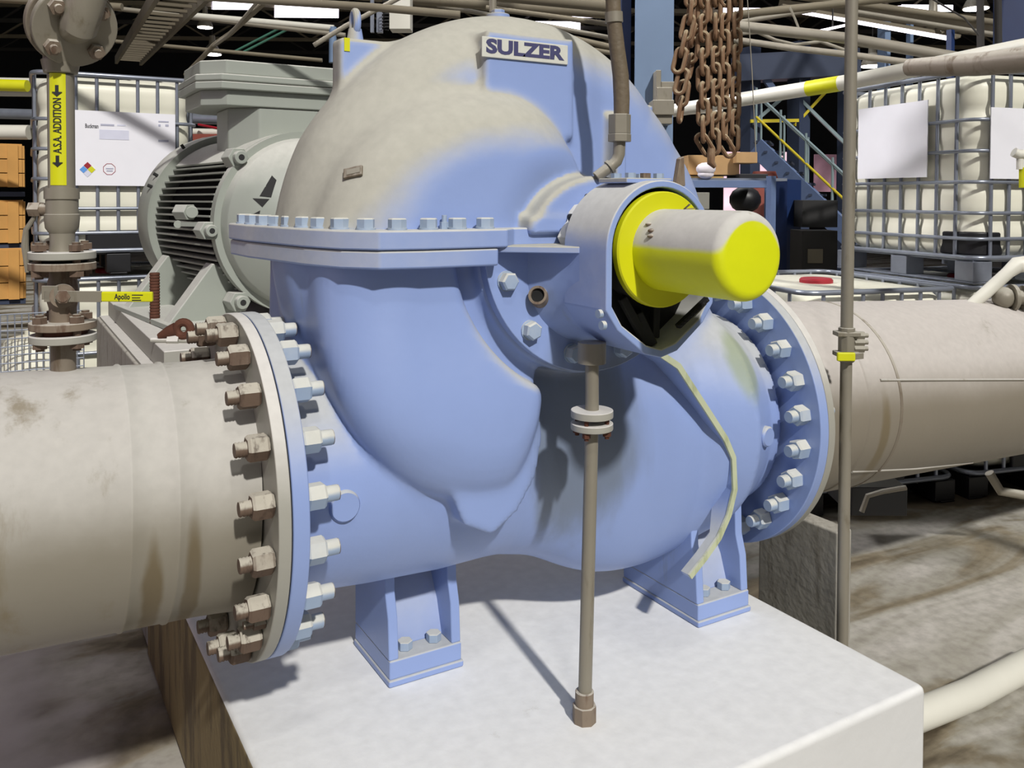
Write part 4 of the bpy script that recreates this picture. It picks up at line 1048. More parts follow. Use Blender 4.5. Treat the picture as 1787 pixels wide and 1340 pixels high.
a_, b_ = locR(1728, 180, 'front'), locR(1786, 305, 'front')
m = MB(); m.box((a_[0], -.020, b_[1]), (a_[0] + .48, -.015, a_[1])); m.build('blank_sheet', 'white_label', ibr)
m = MB(); vs = []; rg_ = [[(x, y, z) for x, y in rrect(.022, .022, .30, .34, .11)] for z in (.16, .30)]; n = len(rg_[0])
m.add(rg_[0] + rg_[1], [(i, (i+1) % n, (i+1) % n + n, i + n) for i in range(n)] + [tuple(reversed(range(n))), tuple(range(n, 2*n))]); m.build('outlet_guard', 'black', ibr, .012)

# wire mesh crate far left below
wc = thing('mesh_crate', 'low wire mesh crate with white jugs at the left edge below the wooden crates', 'crate', cor(-40, 4.6, -1.05)); ORG[wc.name] = tuple(wc.location)
o = V(*wc.location); ex, ey = eL.normalized(), eLb.normalized(); m = MB(); Lm = .50
for i in range(0, 16): a = o + ex * (Lm * i / 15); m.tube([a, a + V(0, 0, 1.10)], .0035, 5)
for i in range(0, 26): a = o + V(0, 0, 1.10 * i / 25); m.tube([a, a + ex * Lm], .0035, 5); m.tube([a, a + ey * Lm], .0035, 5)
for i in range(1, 16): a = o + ey * (Lm * i / 15); m.tube([a, a + V(0, 0, 1.10)], .0035, 5)
m.build('mesh', 'wire', wc, smooth=False)
m = MB(); q = o + ex * .27 + ey * .25; m.rev(q, q + V(0, 0, .98), [(0, .20), (.85, .20), (.93, .15), (.95, .06), (.98, .06)], 24); m.build('jug', 'tank', wc)

# wooden crates stacked at the left edge
def crate(label, d, z0, z1, wd=1.02):
    c = cor(-262, d, z0); t = thing('wooden_crate', label, 'crate', c, 'wooden crates at the left edge'); m = MB()
    h = z1 - z0; k = 3
    for s in range(k):
        a = c + V(0, 0, h * (s + .5) / k); m.bar(a, a + ex * wd, .03, h / k - .006)
        m.bar(a, a + ey * .7, .03, h / k - .006); m.bar(a + ex * wd, a + ex * wd + ey * .7, .03, h / k - .006); m.bar(a + ey * .7, a + ey * .7 + ex * wd, .03, h / k - .006)
    m.bar(c + V(0, 0, h) + ey * .35, c + V(0, 0, h) + ey * .35 + ex * wd, .7, .02)
    m.build('box_boards', 'wood', t, .003)
    for q in (.06, wd - .06): m = MB(); m.bar(c + ex * q - ey * .025, c + ex * q - ey * .025 + V(0, 0, h), .02, .07, up=(ex.x, ex.y, 0)); m.build('corner_batten', 'wood', t, .002)
def zat(v, d): return CAM[2] + (343 - v) * d / F
crate('tall plain orange wooden crate, topmost of the crates at the left edge', 5.9, zat(329, 5.9), zat(250, 5.9))
crate('orange wooden crate, middle of the crates at the left edge', 5.9, zat(434, 5.9), zat(356, 5.9))
crate('orange wooden crate, lowest of the crates at the left edge', 5.9, zat(540, 5.9), zat(446, 5.9))
sr_ = thing('storage_rack', 'dark storage rack holding the orange wooden crates', 'rack', cor(-300, 5.9, -1.05))
for dd0 in (0, .78):
    c = cor(-272, 5.9, -1.05) + ey * dd0; m = MB(); m.bar(c, c + V(0, 0, 2.5), .05, .05); m.build('post', 'dark_steel', sr_)
for v in (342, 440, 545):
    c = cor(-270, 5.9, zat(v, 5.9)); m = MB(); m.bar(c + ey * .35, c + ex * 1.06 + ey * .35, .72, .035); m.build('shelf', 'dark_steel', sr_)

# ================================================================== CHAIN HOIST
def link_mesh():
    m = MB(); pts = []; hw, hl = .017, .026
    for i in range(8): a = PI * i / 7; pts.append((hw * math.cos(a), 0, hl + hw * math.sin(a)))
    for i in range(8): a = PI + PI * i / 7; pts.append((hw * math.cos(a), 0, -hl + hw * math.sin(a)))
    m.tube(pts, .0078, 8, closed=True); return m
lm = None
def chain(label, strands, d, grp='hoist chains'):
    global lm
    first = V(*at(*strands[0][0][:2], d=d)); t = thing('hoist_chain', label, 'chain', first, grp)
    for pix in strands:
        pts = [V(*at(u, v, d=d + dz_)) for u, v, dz_ in pix]
        pitch = .058; seg_ = [(pts[i+1] - pts[i]).length for i in range(len(pts)-1)]; L_ = sum(seg_); s = 0; k = 0; sp_ = random.uniform(25, 50)
        while s < L_ + .001:
            r_ = s; i = 0
            while i < len(seg_) - 1 and r_ > seg_[i]: r_ -= seg_[i]; i += 1
            dr = (pts[i+1] - pts[i]).normalized(); c = pts[i] + dr * r_
            q = dr.to_track_quat('Z', 'X') @ Matrix.Rotation(math.radians(sp_ + 90 * (k % 2) + random.uniform(-9, 9)), 4, 'Z').to_quaternion()
            if lm is None:
                lk = link_mesh().build('chain_link', 'chain', None); lm = lk.data; bpy.data.objects.remove(lk)
                for v_ in lm.vertices: v_.co.z -= 0.0
                zc0 = sum(v_.co.z for v_ in lm.vertices) / len(lm.vertices)
                for v_ in lm.vertices: v_.co.z -= zc0
            o_ = bpy.data.objects.new('chain_link', lm); COL.objects.link(o_); o_.parent = t; o_.location = c - V(*t.location); o_.rotation_mode = 'QUATERNION'; o_.rotation_quaternion = q
            s += pitch; k += 1
chain('rusty chain loop hanging second from the left, its bend above the brown box', [[(1222, -130, 0), (1224, 100, 0), (1226, 238, 0)], [(1229, 250, .02), (1239, 266, .03)], [(1244, -130, .05), (1246, 100, .05), (1246, 255, .03)]], 3.0)
chain('rusty chain loop hanging furthest right above the cardboard box', [[(1262, -130, 0), (1262, 100, 0), (1263, 240, 0)], [(1266, 252, .02), (1275, 266, .03)], [(1280, -130, .05), (1282, 100, .05), (1281, 252, .03)]], 3.05)
chain('rusty chain hanging furthest left, swaying beside the blue column', [[(1212, -130, 0), (1200, 30, 0), (1190, 75, 0), (1182, 110, 0)], [(1187, 140, 0), (1180, 168, 0)], [(1190, 160, .04), (1186, 192, .04)]], 3.0)
chain('short rusty chain crossing behind the leftmost one', [[(1216, 30, 0), (1208, 60, 0), (1204, 100, 0), (1198, 130, 0)]], 3.12)
hk = thing('chain_hook', 'rusty hook and shackle hanging under the chain loops', 'hook', at(1240, 262, d=3.02)); m = MB(); q = V(*at(1240, 266, d=3.02)); m.tube([q + V(0, 0, .02), q, q + V(0, 0, -.03), q + V(0, 0, -.045) + Rv * .015], [.012, .014, .014, .008], 10); m.build('hook', 'chain', hk)
# ================================================================== BLUE COLUMN AND BRACKET
cc = cor(1106, 4.9, -1.05); sc = thing('steel_column', 'light blue steel column with a navy side, behind the top of the pump', 'column', cc)
m = MB(); a = cc + Rv * .11 + Dv * .02; m.bar(a, a + V(0, 0, 7.2), .215, .03, up=tuple(Dv)); m.build('flange_plate', 'column', sc, .003)
m = MB(); a = cc + Rv * -.045 + Dv * .16; m.bar(a, a + V(0, 0, 7.2), .085, .02, up=tuple(Dv)); a = cc + Rv * .08 + Dv * .2; m.bar(a, a + V(0, 0, 7.2), .02, .3, up=tuple(Dv)); m.build('web_plate', 'column_dark', sc, .002)
bk = thing('pipe_bracket', 'dusty stepped steel bracket on the right side of the blue column', 'bracket', at(1165, 180, d=4.7)); 
def pb(u0, v0_, u1, v1_, d, th, mb_):
    a, b_ = V(*at(u0, v0_, d=d)), V(*at(u1, v1_, d=d)); c = (a + b_) / 2; mb_.bar(c - Rv * abs((b_ - a).dot(Rv)) / 2 + Dv * th / 2, c + Rv * abs((b_ - a).dot(Rv)) / 2 + Dv * th / 2, th, abs(a.z - b_.z))
m = MB(); pb(1143, 120, 1152, 175, 4.78, .12, m); pb(1145, 150, 1172, 175, 4.76, .16, m); pb(1138, 172, 1175, 198, 4.74, .18, m); pb(1140, 196, 1172, 214, 4.76, .16, m); pb(1152, 140, 1176, 152, 4.78, .12, m); m.build('bracket_steps', 'galv', bk, .004)

# ================================================================== OVERHEAD PIPES, TRAYS, ROOF
def pipe_thing(name, label, cat, pts, r, mat, group=None, n=14):
    P = [V(*at(u, v, d=d)) for u, v, d in pts]; r = list(r) if isinstance(r, (list, tuple)) else [r] * len(P)
    out = lambda q: q[0] < 5 or q[0] > 1783 or q[1] < 3
    if out(pts[-1]): P.append(P[-1] + (P[-1] - P[-2]).normalized() * 2.5); r.append(r[-1])     # runs on beyond the frame
    if out(pts[0]): P.insert(0, P[0] + (P[0] - P[1]).normalized() * 2.5); r.insert(0, r[0])
    m = MB(); m.tube(P, r, n); o = m.build(name, mat, None, angle=60); return tag(o, label, cat, group)
pipe_thing('white_pipe', 'long white plastic pipe rising to the right behind the chains', 'pipe', [(1165, 192, 6.2), (1480, 138, 5.2), (1800, 72, 4.4)], .046, 'white_pipe')
_a, _b = V(*at(1165, 192, d=6.2)), V(*at(1480, 138, d=5.2)); m = MB(); m.cyl(_a.lerp(_b, .80), _a.lerp(_b, .955), .0475, 24)
tag(m.build('pipe_marker', 'yellow_flat', None), 'yellow marker sleeve on the white plastic pipe', 'marker')
pipe_thing('white_conduit', 'thin white conduit below the white plastic pipe', 'conduit', [(1170, 197, 6.3), (1260, 190, 6.2)], .012, 'white_pipe')
pipe_thing('large_duct', 'wide dull grey pipe above the right caged tanks', 'duct', [(1585, 112, 4.6), (1700, 106, 4.2), (1830, 92, 3.9)], [.046, .056, .062], 'steel')
pipe_thing('overhead_pipe', 'thick dusty pipe sloping down right above the stairs', 'pipe', [(1280, 42, 5.5), (1475, 62, 5.2), (1690, 98, 5.0)], .034, 'grey_pipe', 'overhead pipes on the right')
pipe_thing('overhead_pipe', 'thinner dusty pipe just below the thick one above the stairs', 'pipe', [(1280, 66, 6), (1380, 80, 5.8), (1475, 90, 5.6), (1620, 108, 5.4)], .022, 'grey_pipe', 'overhead pipes on the right')
pipe_thing('overhead_pipe', 'wavy thin conduit looping above the stairs', 'pipe', [(1282, 56, 6), (1320, 53, 6), (1350, 66, 6), (1385, 74, 6), (1430, 68, 6), (1470, 82, 6)], .012, 'grey_pipe', 'overhead pipes on the right')
pipe_thing('overhead_pipe', 'brown pipe crossing the top behind the lifting eye', 'pipe', [(300, -4, 3.9), (640, 14, 3.9), (800, 27, 3.9)], .018, 'truss')
pipe_thing('overhead_pipe', 'thick pale pipe at the top edge just right of the dome', 'pipe', [(880, -6, 4.6), (1062, 10, 4.6)], .030, 'truss')
pipe_thing('overhead_pipe', 'dark pipe right of the dome under the pale one', 'pipe', [(845, 14, 5.4), (960, 28, 5.4), (1070, 42, 5.4)], .016, 'truss')
pipe_thing('diagonal_conduit', 'brown conduit running diagonally down left of the terminal box', 'conduit', [(478, -10, 5), (400, 62, 5.5), (372, 82, 5.6), (322, 135, 6)], .016, 'truss')
pipe_thing('diagonal_conduit', 'paler thin conduit beside the brown diagonal one', 'conduit', [(460, -10, 5), (410, 50, 5.4), (395, 66, 5.5), (370, 84, 5.6)], .010, 'grey_pipe')
pipe_thing('diagonal_conduit', 'shiny conduit meeting the lifting eye from the left', 'conduit', [(690, 0, 5), (600, 48, 5), (545, 82, 5)], .014, 'grey_pipe')
for (v0_, v1_, d, r, mt, lb) in ((152, 158, 8.5, .055, 'white_pipe', 'pale horizontal pipe behind the left caged tank, upper of three'), (205, 214, 8.3, .05, 'wire', 'bluish horizontal pipe behind the left caged tank, middle of three'), (232, 236, 8.1, .035, 'white_pipe', 'white horizontal pipe behind the left caged tank, lowest of three'), (170, 172, 8.6, .03, 'white_pipe', 'thin pale pipe right below the upper horizontal one')):
    pipe_thing('header_pipe', lb, 'pipe', [(-40, v0_, d), (460, v1_, d)], r, mt, 'horizontal pipes behind the left tank')
pipe_thing('yellow_pipe_wrap', 'yellow wrapped pipe length at the left edge', 'pipe', [(-40, 155, 5.0), (46, 157, 5.0)], .034, 'yellow_flat')
pipe_thing('white_drum', 'white reflective drum lying at the left edge', 'drum', [(-40, 238, 5.9), (50, 238, 5.9)], .05, 'white_pipe')
# red hose bundle between tank and motor
pipe_thing('red_rail', 'thin red edged band right of the left caged tank', 'rail', [(345, 222, 8), (420, 236, 7.8)], .012, 'red')
m = MB(); c = cor(345, 8.0, zat(250, 8)); m.bar(c, c + Rv * .5, .4, .12); tag(m.build('brown_box', 'brick_red', None), 'dark brown box behind the motor top, right of the left tank', 'box')
# cable trays
M['tray'] = plain('dusty_tray', (92, 84, 68), .8, var=.25, scale=5)
def tray(label, A, B, wdt, n):
    a0, a1 = V(*at(*A[:2], d=A[2])), V(*at(*B[:2], d=B[2])); dr = (a1 - a0).normalized(); sd = dr.cross(V(0, 0, 1)).normalized()
    t = thing('cable_tray', label, 'tray', a0, 'overhead cable trays')
    for s in (-1, 1): m = MB(); m.bar(a0 + sd * wdt / 2 * s, a1 + sd * wdt / 2 * s, .03, .09); m.build('side_rail', 'tray', t)
    for i in range(n):
        p = a0.lerp(a1, (i + .5) / n); m = MB(); m.bar(p - sd * wdt / 2, p + sd * wdt / 2, .022, .02); m.build('rung', 'tray', t)
tray('ladder cable tray climbing steeply at the upper left', (318, -12, 5.2), (222, 112, 10.5), .27, 22)
tray('ladder cable tray crossing high above the right tanks', (1380, 8, 10), (1800, 55, 8), .5, 22)
# machine frame with springs behind the dome
mf = thing('white_cabinet_frame', 'white cabinet and spring frame standing behind the lifting eye', 'frame', cor(680, 6.0, 1.2))
m = MB(); pb(676, -20, 713, 52, 6.0, .15, m); m.build('cabinet', 'white_pipe', mf, .004)
m = MB(); pb(643, -20, 649, 58, 5.95, .03, m); pb(654, 20, 664, 58, 6.1, .05, m); m.build('post', 'wire', mf)
m = MB(); c = V(*at(670, 54, d=6.0)); m.tube([c + V(.02 * math.cos(t), .02 * math.sin(t), t * .0036) for t in np.linspace(0, 18 * PI, 180)], .005, 6); m.build('spring', 'motor_dark', mf)
for u, r_, dz_ in ((857, .018, 5),): 
    m = MB(); a = V(*at(u, 22, d=4.2)); m.cyl(a, a + V(0, 0, .4), r_, 14); tag(m.build('riser_pipe', 'galv', None), 'short vertical riser pipe just above the top of the dome', 'pipe')


GR = 'clutter of pipes under the roof'
for lb, pts, r, mt in (
  ('pale long pipe at the very top left behind the flange', [(-30, 4, 7), (210, 18, 7)], .03, 'truss'),
  ('thin pipe under the pale long one at the top left', [(195, 20, 8), (600, 64, 8)], .022, 'grey_pipe'),
  ('bright thin pipe level across behind the diagonal conduits', [(330, 32, 8), (580, 52, 8)], .03, 'white_pipe'),
  ('brown pipe falling left, just above the terminal box lid', [(200, 78, 9), (560, 108, 9)], .02, 'truss'),
  ('green pipe low in the dark left of the terminal box', [(330, 122, 11), (440, 128, 11)], .016, 'green'),
  ('second green pipe lower in the dark left of the terminal box', [(330, 140, 11), (420, 143, 11)], .014, 'green'),
  ('green pipe slanting up right above the terminal box', [(405, 95, 12), (500, 45, 12)], .016, 'green'),
  ('second green pipe slanting beside the first above the terminal box', [(418, 97, 12), (512, 48, 12)], .016, 'green'),
  ('pale post behind the terminal box below the lifting lug', [(578, 50, 8), (578, 112, 8)], .035, 'column'),
  ('pale broad pipe across the top right of the dome', [(700, -2, 7), (1062, 22, 7)], .045, 'truss'),
  ('thin pipe touching the dome top from the right', [(760, 10, 7.5), (1070, 66, 7.5)], .02, 'grey_pipe'),
  ('dusty pipe low right of the dome beside the hose', [(960, 58, 6.5), (1070, 82, 6.5)], .022, 'truss'),
  ('dusty pipe lowest right of the dome beside the hose', [(1000, 80, 6.5), (1070, 92, 6.5)], .018, 'truss'),
  ('brown pipe at the top between chains and vertical pipe', [(1285, 22, 6.5), (1478, 0, 6.5)], .03, 'truss'),
  ('grey pipe rising right under the short light strip', [(1285, 36, 7), (1420, 12, 7)], .02, 'grey_pipe'),
  ('thin pipe falling right over the upper right tanks', [(1490, 2, 7), (1790, 40, 7)], .03, 'truss'),
  ('second thin pipe falling right over the upper right tanks', [(1490, 16, 7.5), (1790, 62, 7.5)], .022, 'grey_pipe'),
  ('dark sagging cable at the upper right beside the round posts', [(1620, -10, 5.5), (1680, 25, 5.5), (1706, 55, 5.5)], .006, 'truss_dark'),
  ('hanging thin cord left of the stairs', [(1300, -20, 5), (1310, 120, 5), (1318, 262, 5)], .003, 'grey_pipe'),
  ('bent pale conduit above the stairs left of the vertical pipe', [(1375, 8, 6), (1385, 30, 6), (1392, 48, 6)], .008, 'grey_pipe')):
    pipe_thing('roof_pipe', lb, 'pipe', pts, r, mt, GR, 10)

# hall: roof deck, trusses, purlins, roof lights, back wall
m = MB(); c = [cor(-2600, 10, 7.2), cor(3900, 10, 7.2), cor(1900, 46, 7.2), cor(-600, 46, 7.2)]
vs = [tuple(p) for p in c] + [(p.x, p.y, 7.35) for p in c]; m.add(vs, [(0,3,2,1),(4,5,6,7),(0,1,5,4),(1,2,6,5),(2,3,7,6),(3,0,4,7)]); struct(m.build('ceiling', 'roof'))
m = MB(); a, b_ = cor(-900, 30, -1.05), cor(2600, 30, -1.05); m.bar(a + V(0, 0, 4.1), b_ + V(0, 0, 4.1), .3, 8.2); struct(m.build('wall_back', 'roof'))
rt = random.Random(5)
for k in range(9):
    d = 9 + k * 2.3; t = thing('roof_truss', ('nearest', 'second nearest', 'third nearest', 'fourth nearest', 'fifth nearest', 'fourth from the back of the', 'third from the back of the', 'second from the back of the', 'rearmost')[k] + ' steel roof truss spanning across the hall', 'truss', cor(893, d, 6.0), 'roof trusses'); hw = d * .95
    a, b_ = cor(893, d, 5.3) - Rv * hw, cor(893, d, 5.3) + Rv * hw; tl = V(0, 0, .10 * d / 9)
    mt = 'truss' if k % 2 else 'truss_dark'
    m = MB(); m.bar(a, b_ + Dv * 2.0, .10, .10); m.build('bottom_chord', mt, t)
    m = MB(); m.bar(a + V(0, 0, .9), b_ + V(0, 0, .9) + Dv * 2.0, .10, .10); m.build('top_chord', mt, t)
    m = MB(); n = 16
    for i in range(n):
        p = a.lerp(b_ + Dv * 2.0, i / n); q = a.lerp(b_ + Dv * 2.0, (i + .5) / n) + V(0, 0, .9); r_ = a.lerp(b_ + Dv * 2.0, (i + 1) / n); m.bar(p, q, .05, .05); m.bar(q, r_, .05, .05)
    m.build('web_members', mt, t)
for k in range(12):
    x = -9 + k * 1.9; m = MB(); a = cor(893, 9, 6.5) + Rv * x; m.bar(a, a + Dv * 24 + Rv * (x * .2), .08, .16); tag(m.build('roof_purlin', 'truss' if k % 3 == 0 else 'truss_dark', None), ('first', 'second', 'third', 'fourth', 'fifth', 'sixth', 'seventh', 'eighth', 'ninth', 'tenth', 'eleventh', 'twelfth')[k] + ' roof purlin counted from the left', 'purlin', 'roof purlins')
def panel(u0, v0_, u1, v1_, d, mat='sky_panel', name='window_1'):
    a, b_ = V(*at(u0, v0_, d=d)), V(*at(u1, v1_, d=d)); c = (a + b_) / 2; hw = abs((b_ - a).dot(Rv)) / 2
    m = MB(); m.bar(c - Rv * hw, c + Rv * hw, .06, abs(a.z - b_.z)); return m.build(name, mat)
# translucent roof lights lying in the roof plane
k = 0
for (u0, v0_, u1, v1_) in ((366, 4, 442, 21), (476, 12, 588, 34), (1540, 8, 1580, 16), (930, 40, 1010, 52), (1255, 14, 1330, 22), (995, 20, 1052, 30), (1570, 6, 1660, 14)):
    z = 5.2; P = [V(*at(u, v, Z=z)) for u, v in ((u0, v1_), (u1, v1_), (u1, v0_), (u0, v0_))]
    if (P[0] - V(*CAM)).length > 60: continue
    m = MB(); vs = [tuple(p) for p in P] + [(p.x, p.y, z + .05) for p in P]; m.add(vs, [(0,3,2,1),(4,5,6,7),(0,1,5,4),(1,2,6,5),(2,3,7,6),(3,0,4,7)]); k += 1; struct(m.build('window_%d' % k, 'sky_panel'))
def highbay(u, v, d, label, r=.22):
    p = V(*at(u, v, d=d)); t = thing('high_bay_lamp', label, 'lamp', p, 'hanging bay lamps')
    m = MB(); m.rev(p, p + V(0, 0, .40), [(0, r), (.01, r), (.12, r * .75), (.22, r * .35), (.40, r * .30)], 28); m.build('lamp_shade', 'galv', t)
    m = MB(); m.cyl(p - V(0, 0, .012), p - V(0, 0, .002), r * .93, 28); m.build('lens', 'lampglow', t)
    m = MB(); m.tube([p + V(0, 0, .38), p + V(0, 0, 1.2)], .01, 6); m.build('hanger', 'truss_dark', t)
ls_ = thing('light_strip', 'long glowing light strip sloping down right behind the vertical pipe', 'lamp', at(1500, 34, d=8.5)); m = MB(); m.bar(V(*at(1369, 12, d=8.5)), V(*at(1660, 62, d=8.5)), .05, .03); m.build('tube', 'sky_panel', ls_); m = MB(); m.bar(V(*at(1360, 7, d=8.5)), V(*at(1670, 58, d=8.5)), .09, .03); m.build('channel', 'truss', ls_)
ls_ = thing('light_strip', 'short glowing light strip rising right, left of the vertical pipe', 'lamp', at(1450, 40, d=8)); m = MB(); m.bar(V(*at(1425, 50, d=8)), V(*at(1478, 38, d=8)), .03, .02); m.build('tube', 'sky_panel', ls_); a_ = V(*at(1450, 44, d=8)); m = MB(); m.cyl(a_ + V(0, 0, .01), V(a_.x, a_.y, 7.2), .008, 6); m.build('hanger', 'truss_dark', ls_)
highbay(368, 99, 19, 'small glowing bay lamp left of the terminal box', .20)
highbay(1625, 45, 12, 'brightest glowing bay lamp above the right caged tanks', .17)
highbay(1476, 112, 17, 'glowing bay lamp left of the vertical pipe above the white pipe', .22)
highbay(1520, 110, 15, 'wide glowing bay lamp right of the vertical pipe', .20)
highbay(1700, 8, 14, 'glowing bay lamp at the upper right edge', .2)
highbay(355, 52, 17, 'glowing bay lamp at the upper left beside the diagonal conduit', .15)
# steel frame behind: posts, beams, braces
def member(label, pts, wdt, mat, name='frame_member', cat='beam', grp=None, parent=None):
    P = [V(*at(u, v, d=d)) for u, v, d in pts]; m = MB()
    for i in range(len(P) - 1): m.bar(P[i], P[i+1], wdt, wdt)
    o = m.build(name, mat, parent)
    return o if parent is not None else tag(o, label, cat, grp)
sfm = thing('support_structure', 'dark blue steel frame of posts, deep beam and braces standing behind the stairs', 'structure', cor(1350, 14, -1.05))
for nm, (a, b_, wdt, mt) in (('post', ((1308, 80, 14), (1308, 530, 14), .22, 'dark_steel')), ('post', ((1392, 70, 14), (1392, 530, 14), .25, 'dark_steel')), ('post', ((1480, 90, 14), (1480, 530, 14), .25, 'dark_steel')),
        ('beam', ((1280, 118, 14), (1490, 105, 14), .42, 'dark_steel')), ('brace', ((1318, 110, 13.9), (1352, 160, 13.9), .10, 'stair')),
        ('brace', ((1308, 215, 13.9), (1395, 140, 13.9), .05, 'rail')), ('brace', ((1390, 165, 13.9), (1478, 250, 13.9), .05, 'rail')), ('guard_rail', ((1308, 208, 13.8), (1392, 206, 13.8), .05, 'rail_yellow')), ('brace', ((1440, 155, 13.9), (1385, 215, 13.9), .04, 'rail_yellow'))):
    member('', (a, b_), wdt, mt, nm, parent=sfm)
member('light blue post behind the right caged tank', ((1540, 20, 9), (1540, 300, 9)), .09, 'column', 'light_post', 'post', 'light posts behind the right tank')
member('thin light blue post right of the thicker light blue post', ((1585, 30, 9), (1585, 300, 9)), .05, 'column', 'light_post', 'post', 'light posts behind the right tank')
for u, lb in ((1707, 'dark round post at the upper right, left one'), (1738, 'thin dark post at the upper right, right one')):
    member(lb, ((u, -20, 6), (u + 2, 92, 6)), .035, 'truss_dark', 'hanging_post', 'post', 'posts at the upper right')
member('navy steel column in the upper right corner', ((1785, -60, 6.5), (1785, 84, 6.5)), .30, 'column_dark', 'navy_column', 'column', None)
member('blue plastic tube standing above the right tanks', ((1656, 46, 5.6), (1656, 130, 5.6)), .035, 'column_dark', 'blue_tube', 'tube', None)
# stairs
sa, sb_ = V(*at(1318, 252, d=12.2)), V(*at(1500, 425, d=11.2)); _t = Rv * .30 + Dv * .8; ta_, tb_ = sa + _t, sb_ + _t
stt = thing('staircase', 'blue steel staircase with yellow edged treads going down right', 'stairs', V(sa.x, sa.y, -1.05))
for p, q in ((sa, sb_), (ta_, tb_)): m = MB(); m.bar(p, q, .05, .26); m.build('stringer', 'stair', stt)
for i in range(9):
    p, q = sa.lerp(sb_, (i + .5) / 9) + V(0, 0, .14), ta_.lerp(tb_, (i + .5) / 9) + V(0, 0, .14); m = MB(); m.bar(p, q, .22, .03); m.build('tread', 'dark_steel', stt)
    f_ = (p - q).normalized(); m = MB(); s_ = V(*(Rv * .11)); m.bar(p + s_ * 0 - f_ * 0 + V(0, 0, .02) , q + V(0, 0, .02), .03, .015); m.build('tread_edge', 'rail_yellow', stt)
for dz_, mt in ((.46, 'rail_yellow'), (.82, 'rail')):
    for p, q in ((sa, sb_), (ta_, tb_)): m = MB(); m.tube([p + V(0, 0, dz_ * .9), q + V(0, 0, dz_ * .9)], .018, 8); m.build('handrail', mt, stt)
for i in range(5):
    for p, q in ((sa, sb_), (ta_, tb_)): c = p.lerp(q, i / 4.0); m = MB(); m.tube([c, c + V(0, 0, .82)], .016, 8); m.build('baluster', 'rail', stt)
# bright doorway behind the rack and dark wall parts
dr = panel(1262, 262, 1372, 560, 17, 'door_glow', 'window_9'); struct(dr)
pk = panel(1420, 265, 1458, 330, 16, 'pink', 'door_1'); struct(pk)
member('navy blue steel column left of the right tanks', ((1372, 310, 7.5), (1372, 520, 7.5)), .17, 'column_dark', 'navy_column', 'column', None)
# pallet rack with boxes
rk = thing('pallet_rack', 'light blue pallet rack shelf behind the yellow guard', 'rack', cor(1200, 6.4, -1.05))
for v, n_ in ((318, 'shelf_beam'), (398, 'shelf_beam')):
    m = MB(); pb(1130, v - 6, 1348, v + 6, 6.4, .05, m); m.build(n_, 'stair', rk, .003)
m = MB(); a = cor(1130, 6.9, zat(312, 6.4)); m.bar(cor(1240, 6.95, zat(311, 6.4)) - Rv * .42, cor(1240, 6.95, zat(311, 6.4)) + Rv * .45, 1.0, .02); m.build('shelf_deck', 'wire', rk)
for u in (1345, 1136):
    for c in (cor(u, 6.4, -1.05), cor(u - 4, 7.4, -1.05)): m = MB(); m.bar(c, c + V(0, 0, zat(305, 6.4) + 1.05), .05, .05); m.build('upright', 'stair', rk)
def bxt(name, label, cat, u0, v0_, u1, v1_, d, th, mat, grp=None, bev=.004):
    m = MB(); pb(u0, v0_, u1, v1_, d, th, m); return tag(m.build(name, mat, None, bev), label, cat, grp)
bxt('brown_crate', 'brown cardboard crate on the rack under the chain hooks', 'box', 1200, 268, 1290, 302, 6.7, .4, 'card')
bxt('cardboard_box', 'small open tan cardboard box, right of the brown crate on the rack', 'box', 1284, 262, 1321, 281, 6.6, .25, 'card')
bxt('black_crate', 'low black plastic crate on the rack, right end', 'crate', 1290, 300, 1340, 311, 6.6, .4, 'black')
bxt('wood_pallet', 'thin wooden pallet at the left of the rack shelf', 'pallet', 1192, 305, 1262, 311, 6.5, .4, 'pallet_wood')
m = MB(); c = V(*at(1231, 292, d=6.45)); m.sphere(c, .07, 14, (1.1, 1, .7)); m.sphere(c + V(0, 0, -.04), .055, 12, (1.2, 1, .6)); tag(m.build('white_sack', 'bag', None, angle=80), 'lumpy white sack on the wooden pallet', 'sack')
bxt('plastic_bundle', 'white wrapped bundle below the rack shelf beside the yellow guard', 'bundle', 1196, 333, 1238, 362, 6.3, .3, 'white_pipe')
m = MB(); c = V(*at(1333, 362, d=8)); zf = c.z + 1.05; m.rev(V(c.x, c.y, -1.05), c + V(0, 0, .35), [(0, .12), (zf - .6, .12), (zf - .45, .26), (zf + .05, .2), (zf + .35, .1)], 16); tag(m.build('red_hopper', 'brick_red', None), 'dark red hopper below the rack shelf', 'hopper')
m = MB(); c = V(*at(1300, 345, d=7.5)); m.sphere(c, .13, 14, (1.1, 1, .9)); tag(m.build('black_bag', 'black', None, angle=80), 'shiny black bag beside the red hopper', 'bag')
bxt('dark_cabinet', 'dark cabinet with a pale notice, behind the low red lidded tank', 'cabinet', 1400, 398, 1462, 505, 6.8, .3, 'truss_dark')
bxt('notice_sheet', 'pale notice on the dark cabinet', 'notice', 1410, 430, 1437, 455, 6.79, .01, 'truss')
bxt('shelf_load', 'dark boxes on the shelf above the dark cabinet', 'box', 1400, 345, 1462, 392, 7.2, .3, 'motor_dark')

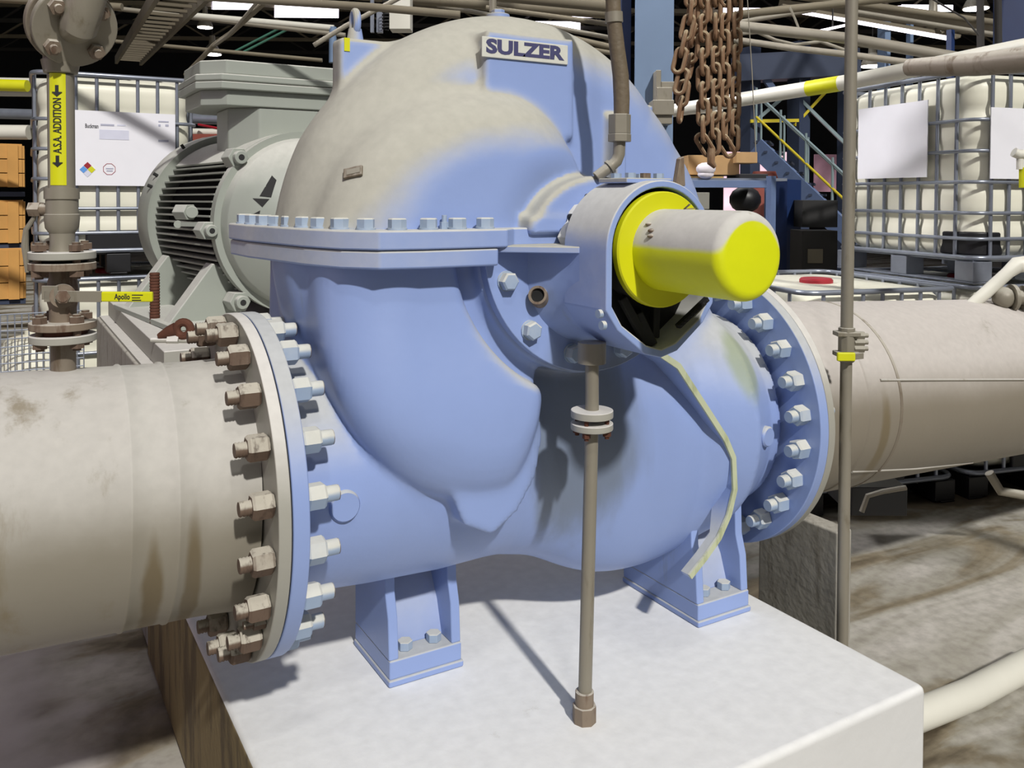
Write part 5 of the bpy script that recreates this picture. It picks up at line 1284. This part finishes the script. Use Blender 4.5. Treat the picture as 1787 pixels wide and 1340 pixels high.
# valve assembly at the right edge above the pipe
va = thing('angled_valve', 'pale angled pipe with a small dusty valve above the right end of the big pipe', 'valve', at(1740, 500, d=4.0))
P = [V(*at(u, v, d=3.6)) for u, v in ((1690, 530), (1720, 505), (1760, 468), (1775, 455), (1800, 452))]; m = MB(); m.tube(P, [.022, .026, .026, .034, .034], 16); m.build('angled_pipe', 'white_pipe', va)
c = V(*at(1752, 512, d=3.6)); m = MB(); m.sphere(c, .045, 16); m.cyl(c + Rv * .0, c + Rv * .14, .03, 16); m.cyl(c + Rv * .03, c + Rv * .045, .055, 20); m.cyl(c + Rv * .08, c + Rv * .095, .05, 20); m.build('valve_body', 'galv', va)
ft = thing('tagged_fitting', 'white fitting with a yellow tag hanging at the right edge over the blank sheet', 'fitting', at(1785, 280, d=3.2))
m = MB(); P = [V(*at(u, v, d=3.2)) for u, v in ((1768, 258), (1776, 262), (1800, 262))]; m.tube(P, .018, 12); m.cyl(V(*at(1779, 270, d=3.2)), V(*at(1779, 288, d=3.2)), .012, 12); m.build('fitting', 'white_pipe', ft)
m = MB(); m.cyl(V(*at(1786, 285, d=3.2)), V(*at(1786, 320, d=3.2)), .016, 12); m.build('tag', 'yellow_flat', ft)

# floor items on the right
def floorpipe(name, label, pts, r, mat):
    P = [V(*at(u, v, Z=-1.05 + r)) for u, v in pts]; m = MB(); m.tube(P, r, 20); return tag(m.build(name, mat, None), label, 'pipe')
floorpipe('floor_pipe', 'white pipe lying on the floor behind the right corner of the plinth', [(1560, 1262), (1700, 1205), (1830, 1135)], .050, 'white_pipe')
bxt('black_frame_box', 'dirty black plastic pallet corner on the floor below the big pipe', 'pallet', 1490, 845, 1588, 895, 4.2, .35, 'black')
m = MB(); P = [V(*at(u, v, d=4.1)) for u, v in ((1508, 888), (1518, 860), (1545, 852), (1585, 845))]; m.tube(P, .012, 10); tag(m.build('bent_conduit', 'galv', None), 'bent dusty conduit in front of the black pallet corner', 'conduit')
m = MB(); P = [V(*at(u, v, d=4.2)) for u, v in ((1730, 818), (1750, 850), (1800, 858))]; m.tube(P, .022, 12); tag(m.build('floor_elbow', 'galv', None), 'grey elbow pipe on the floor at the right edge', 'pipe')
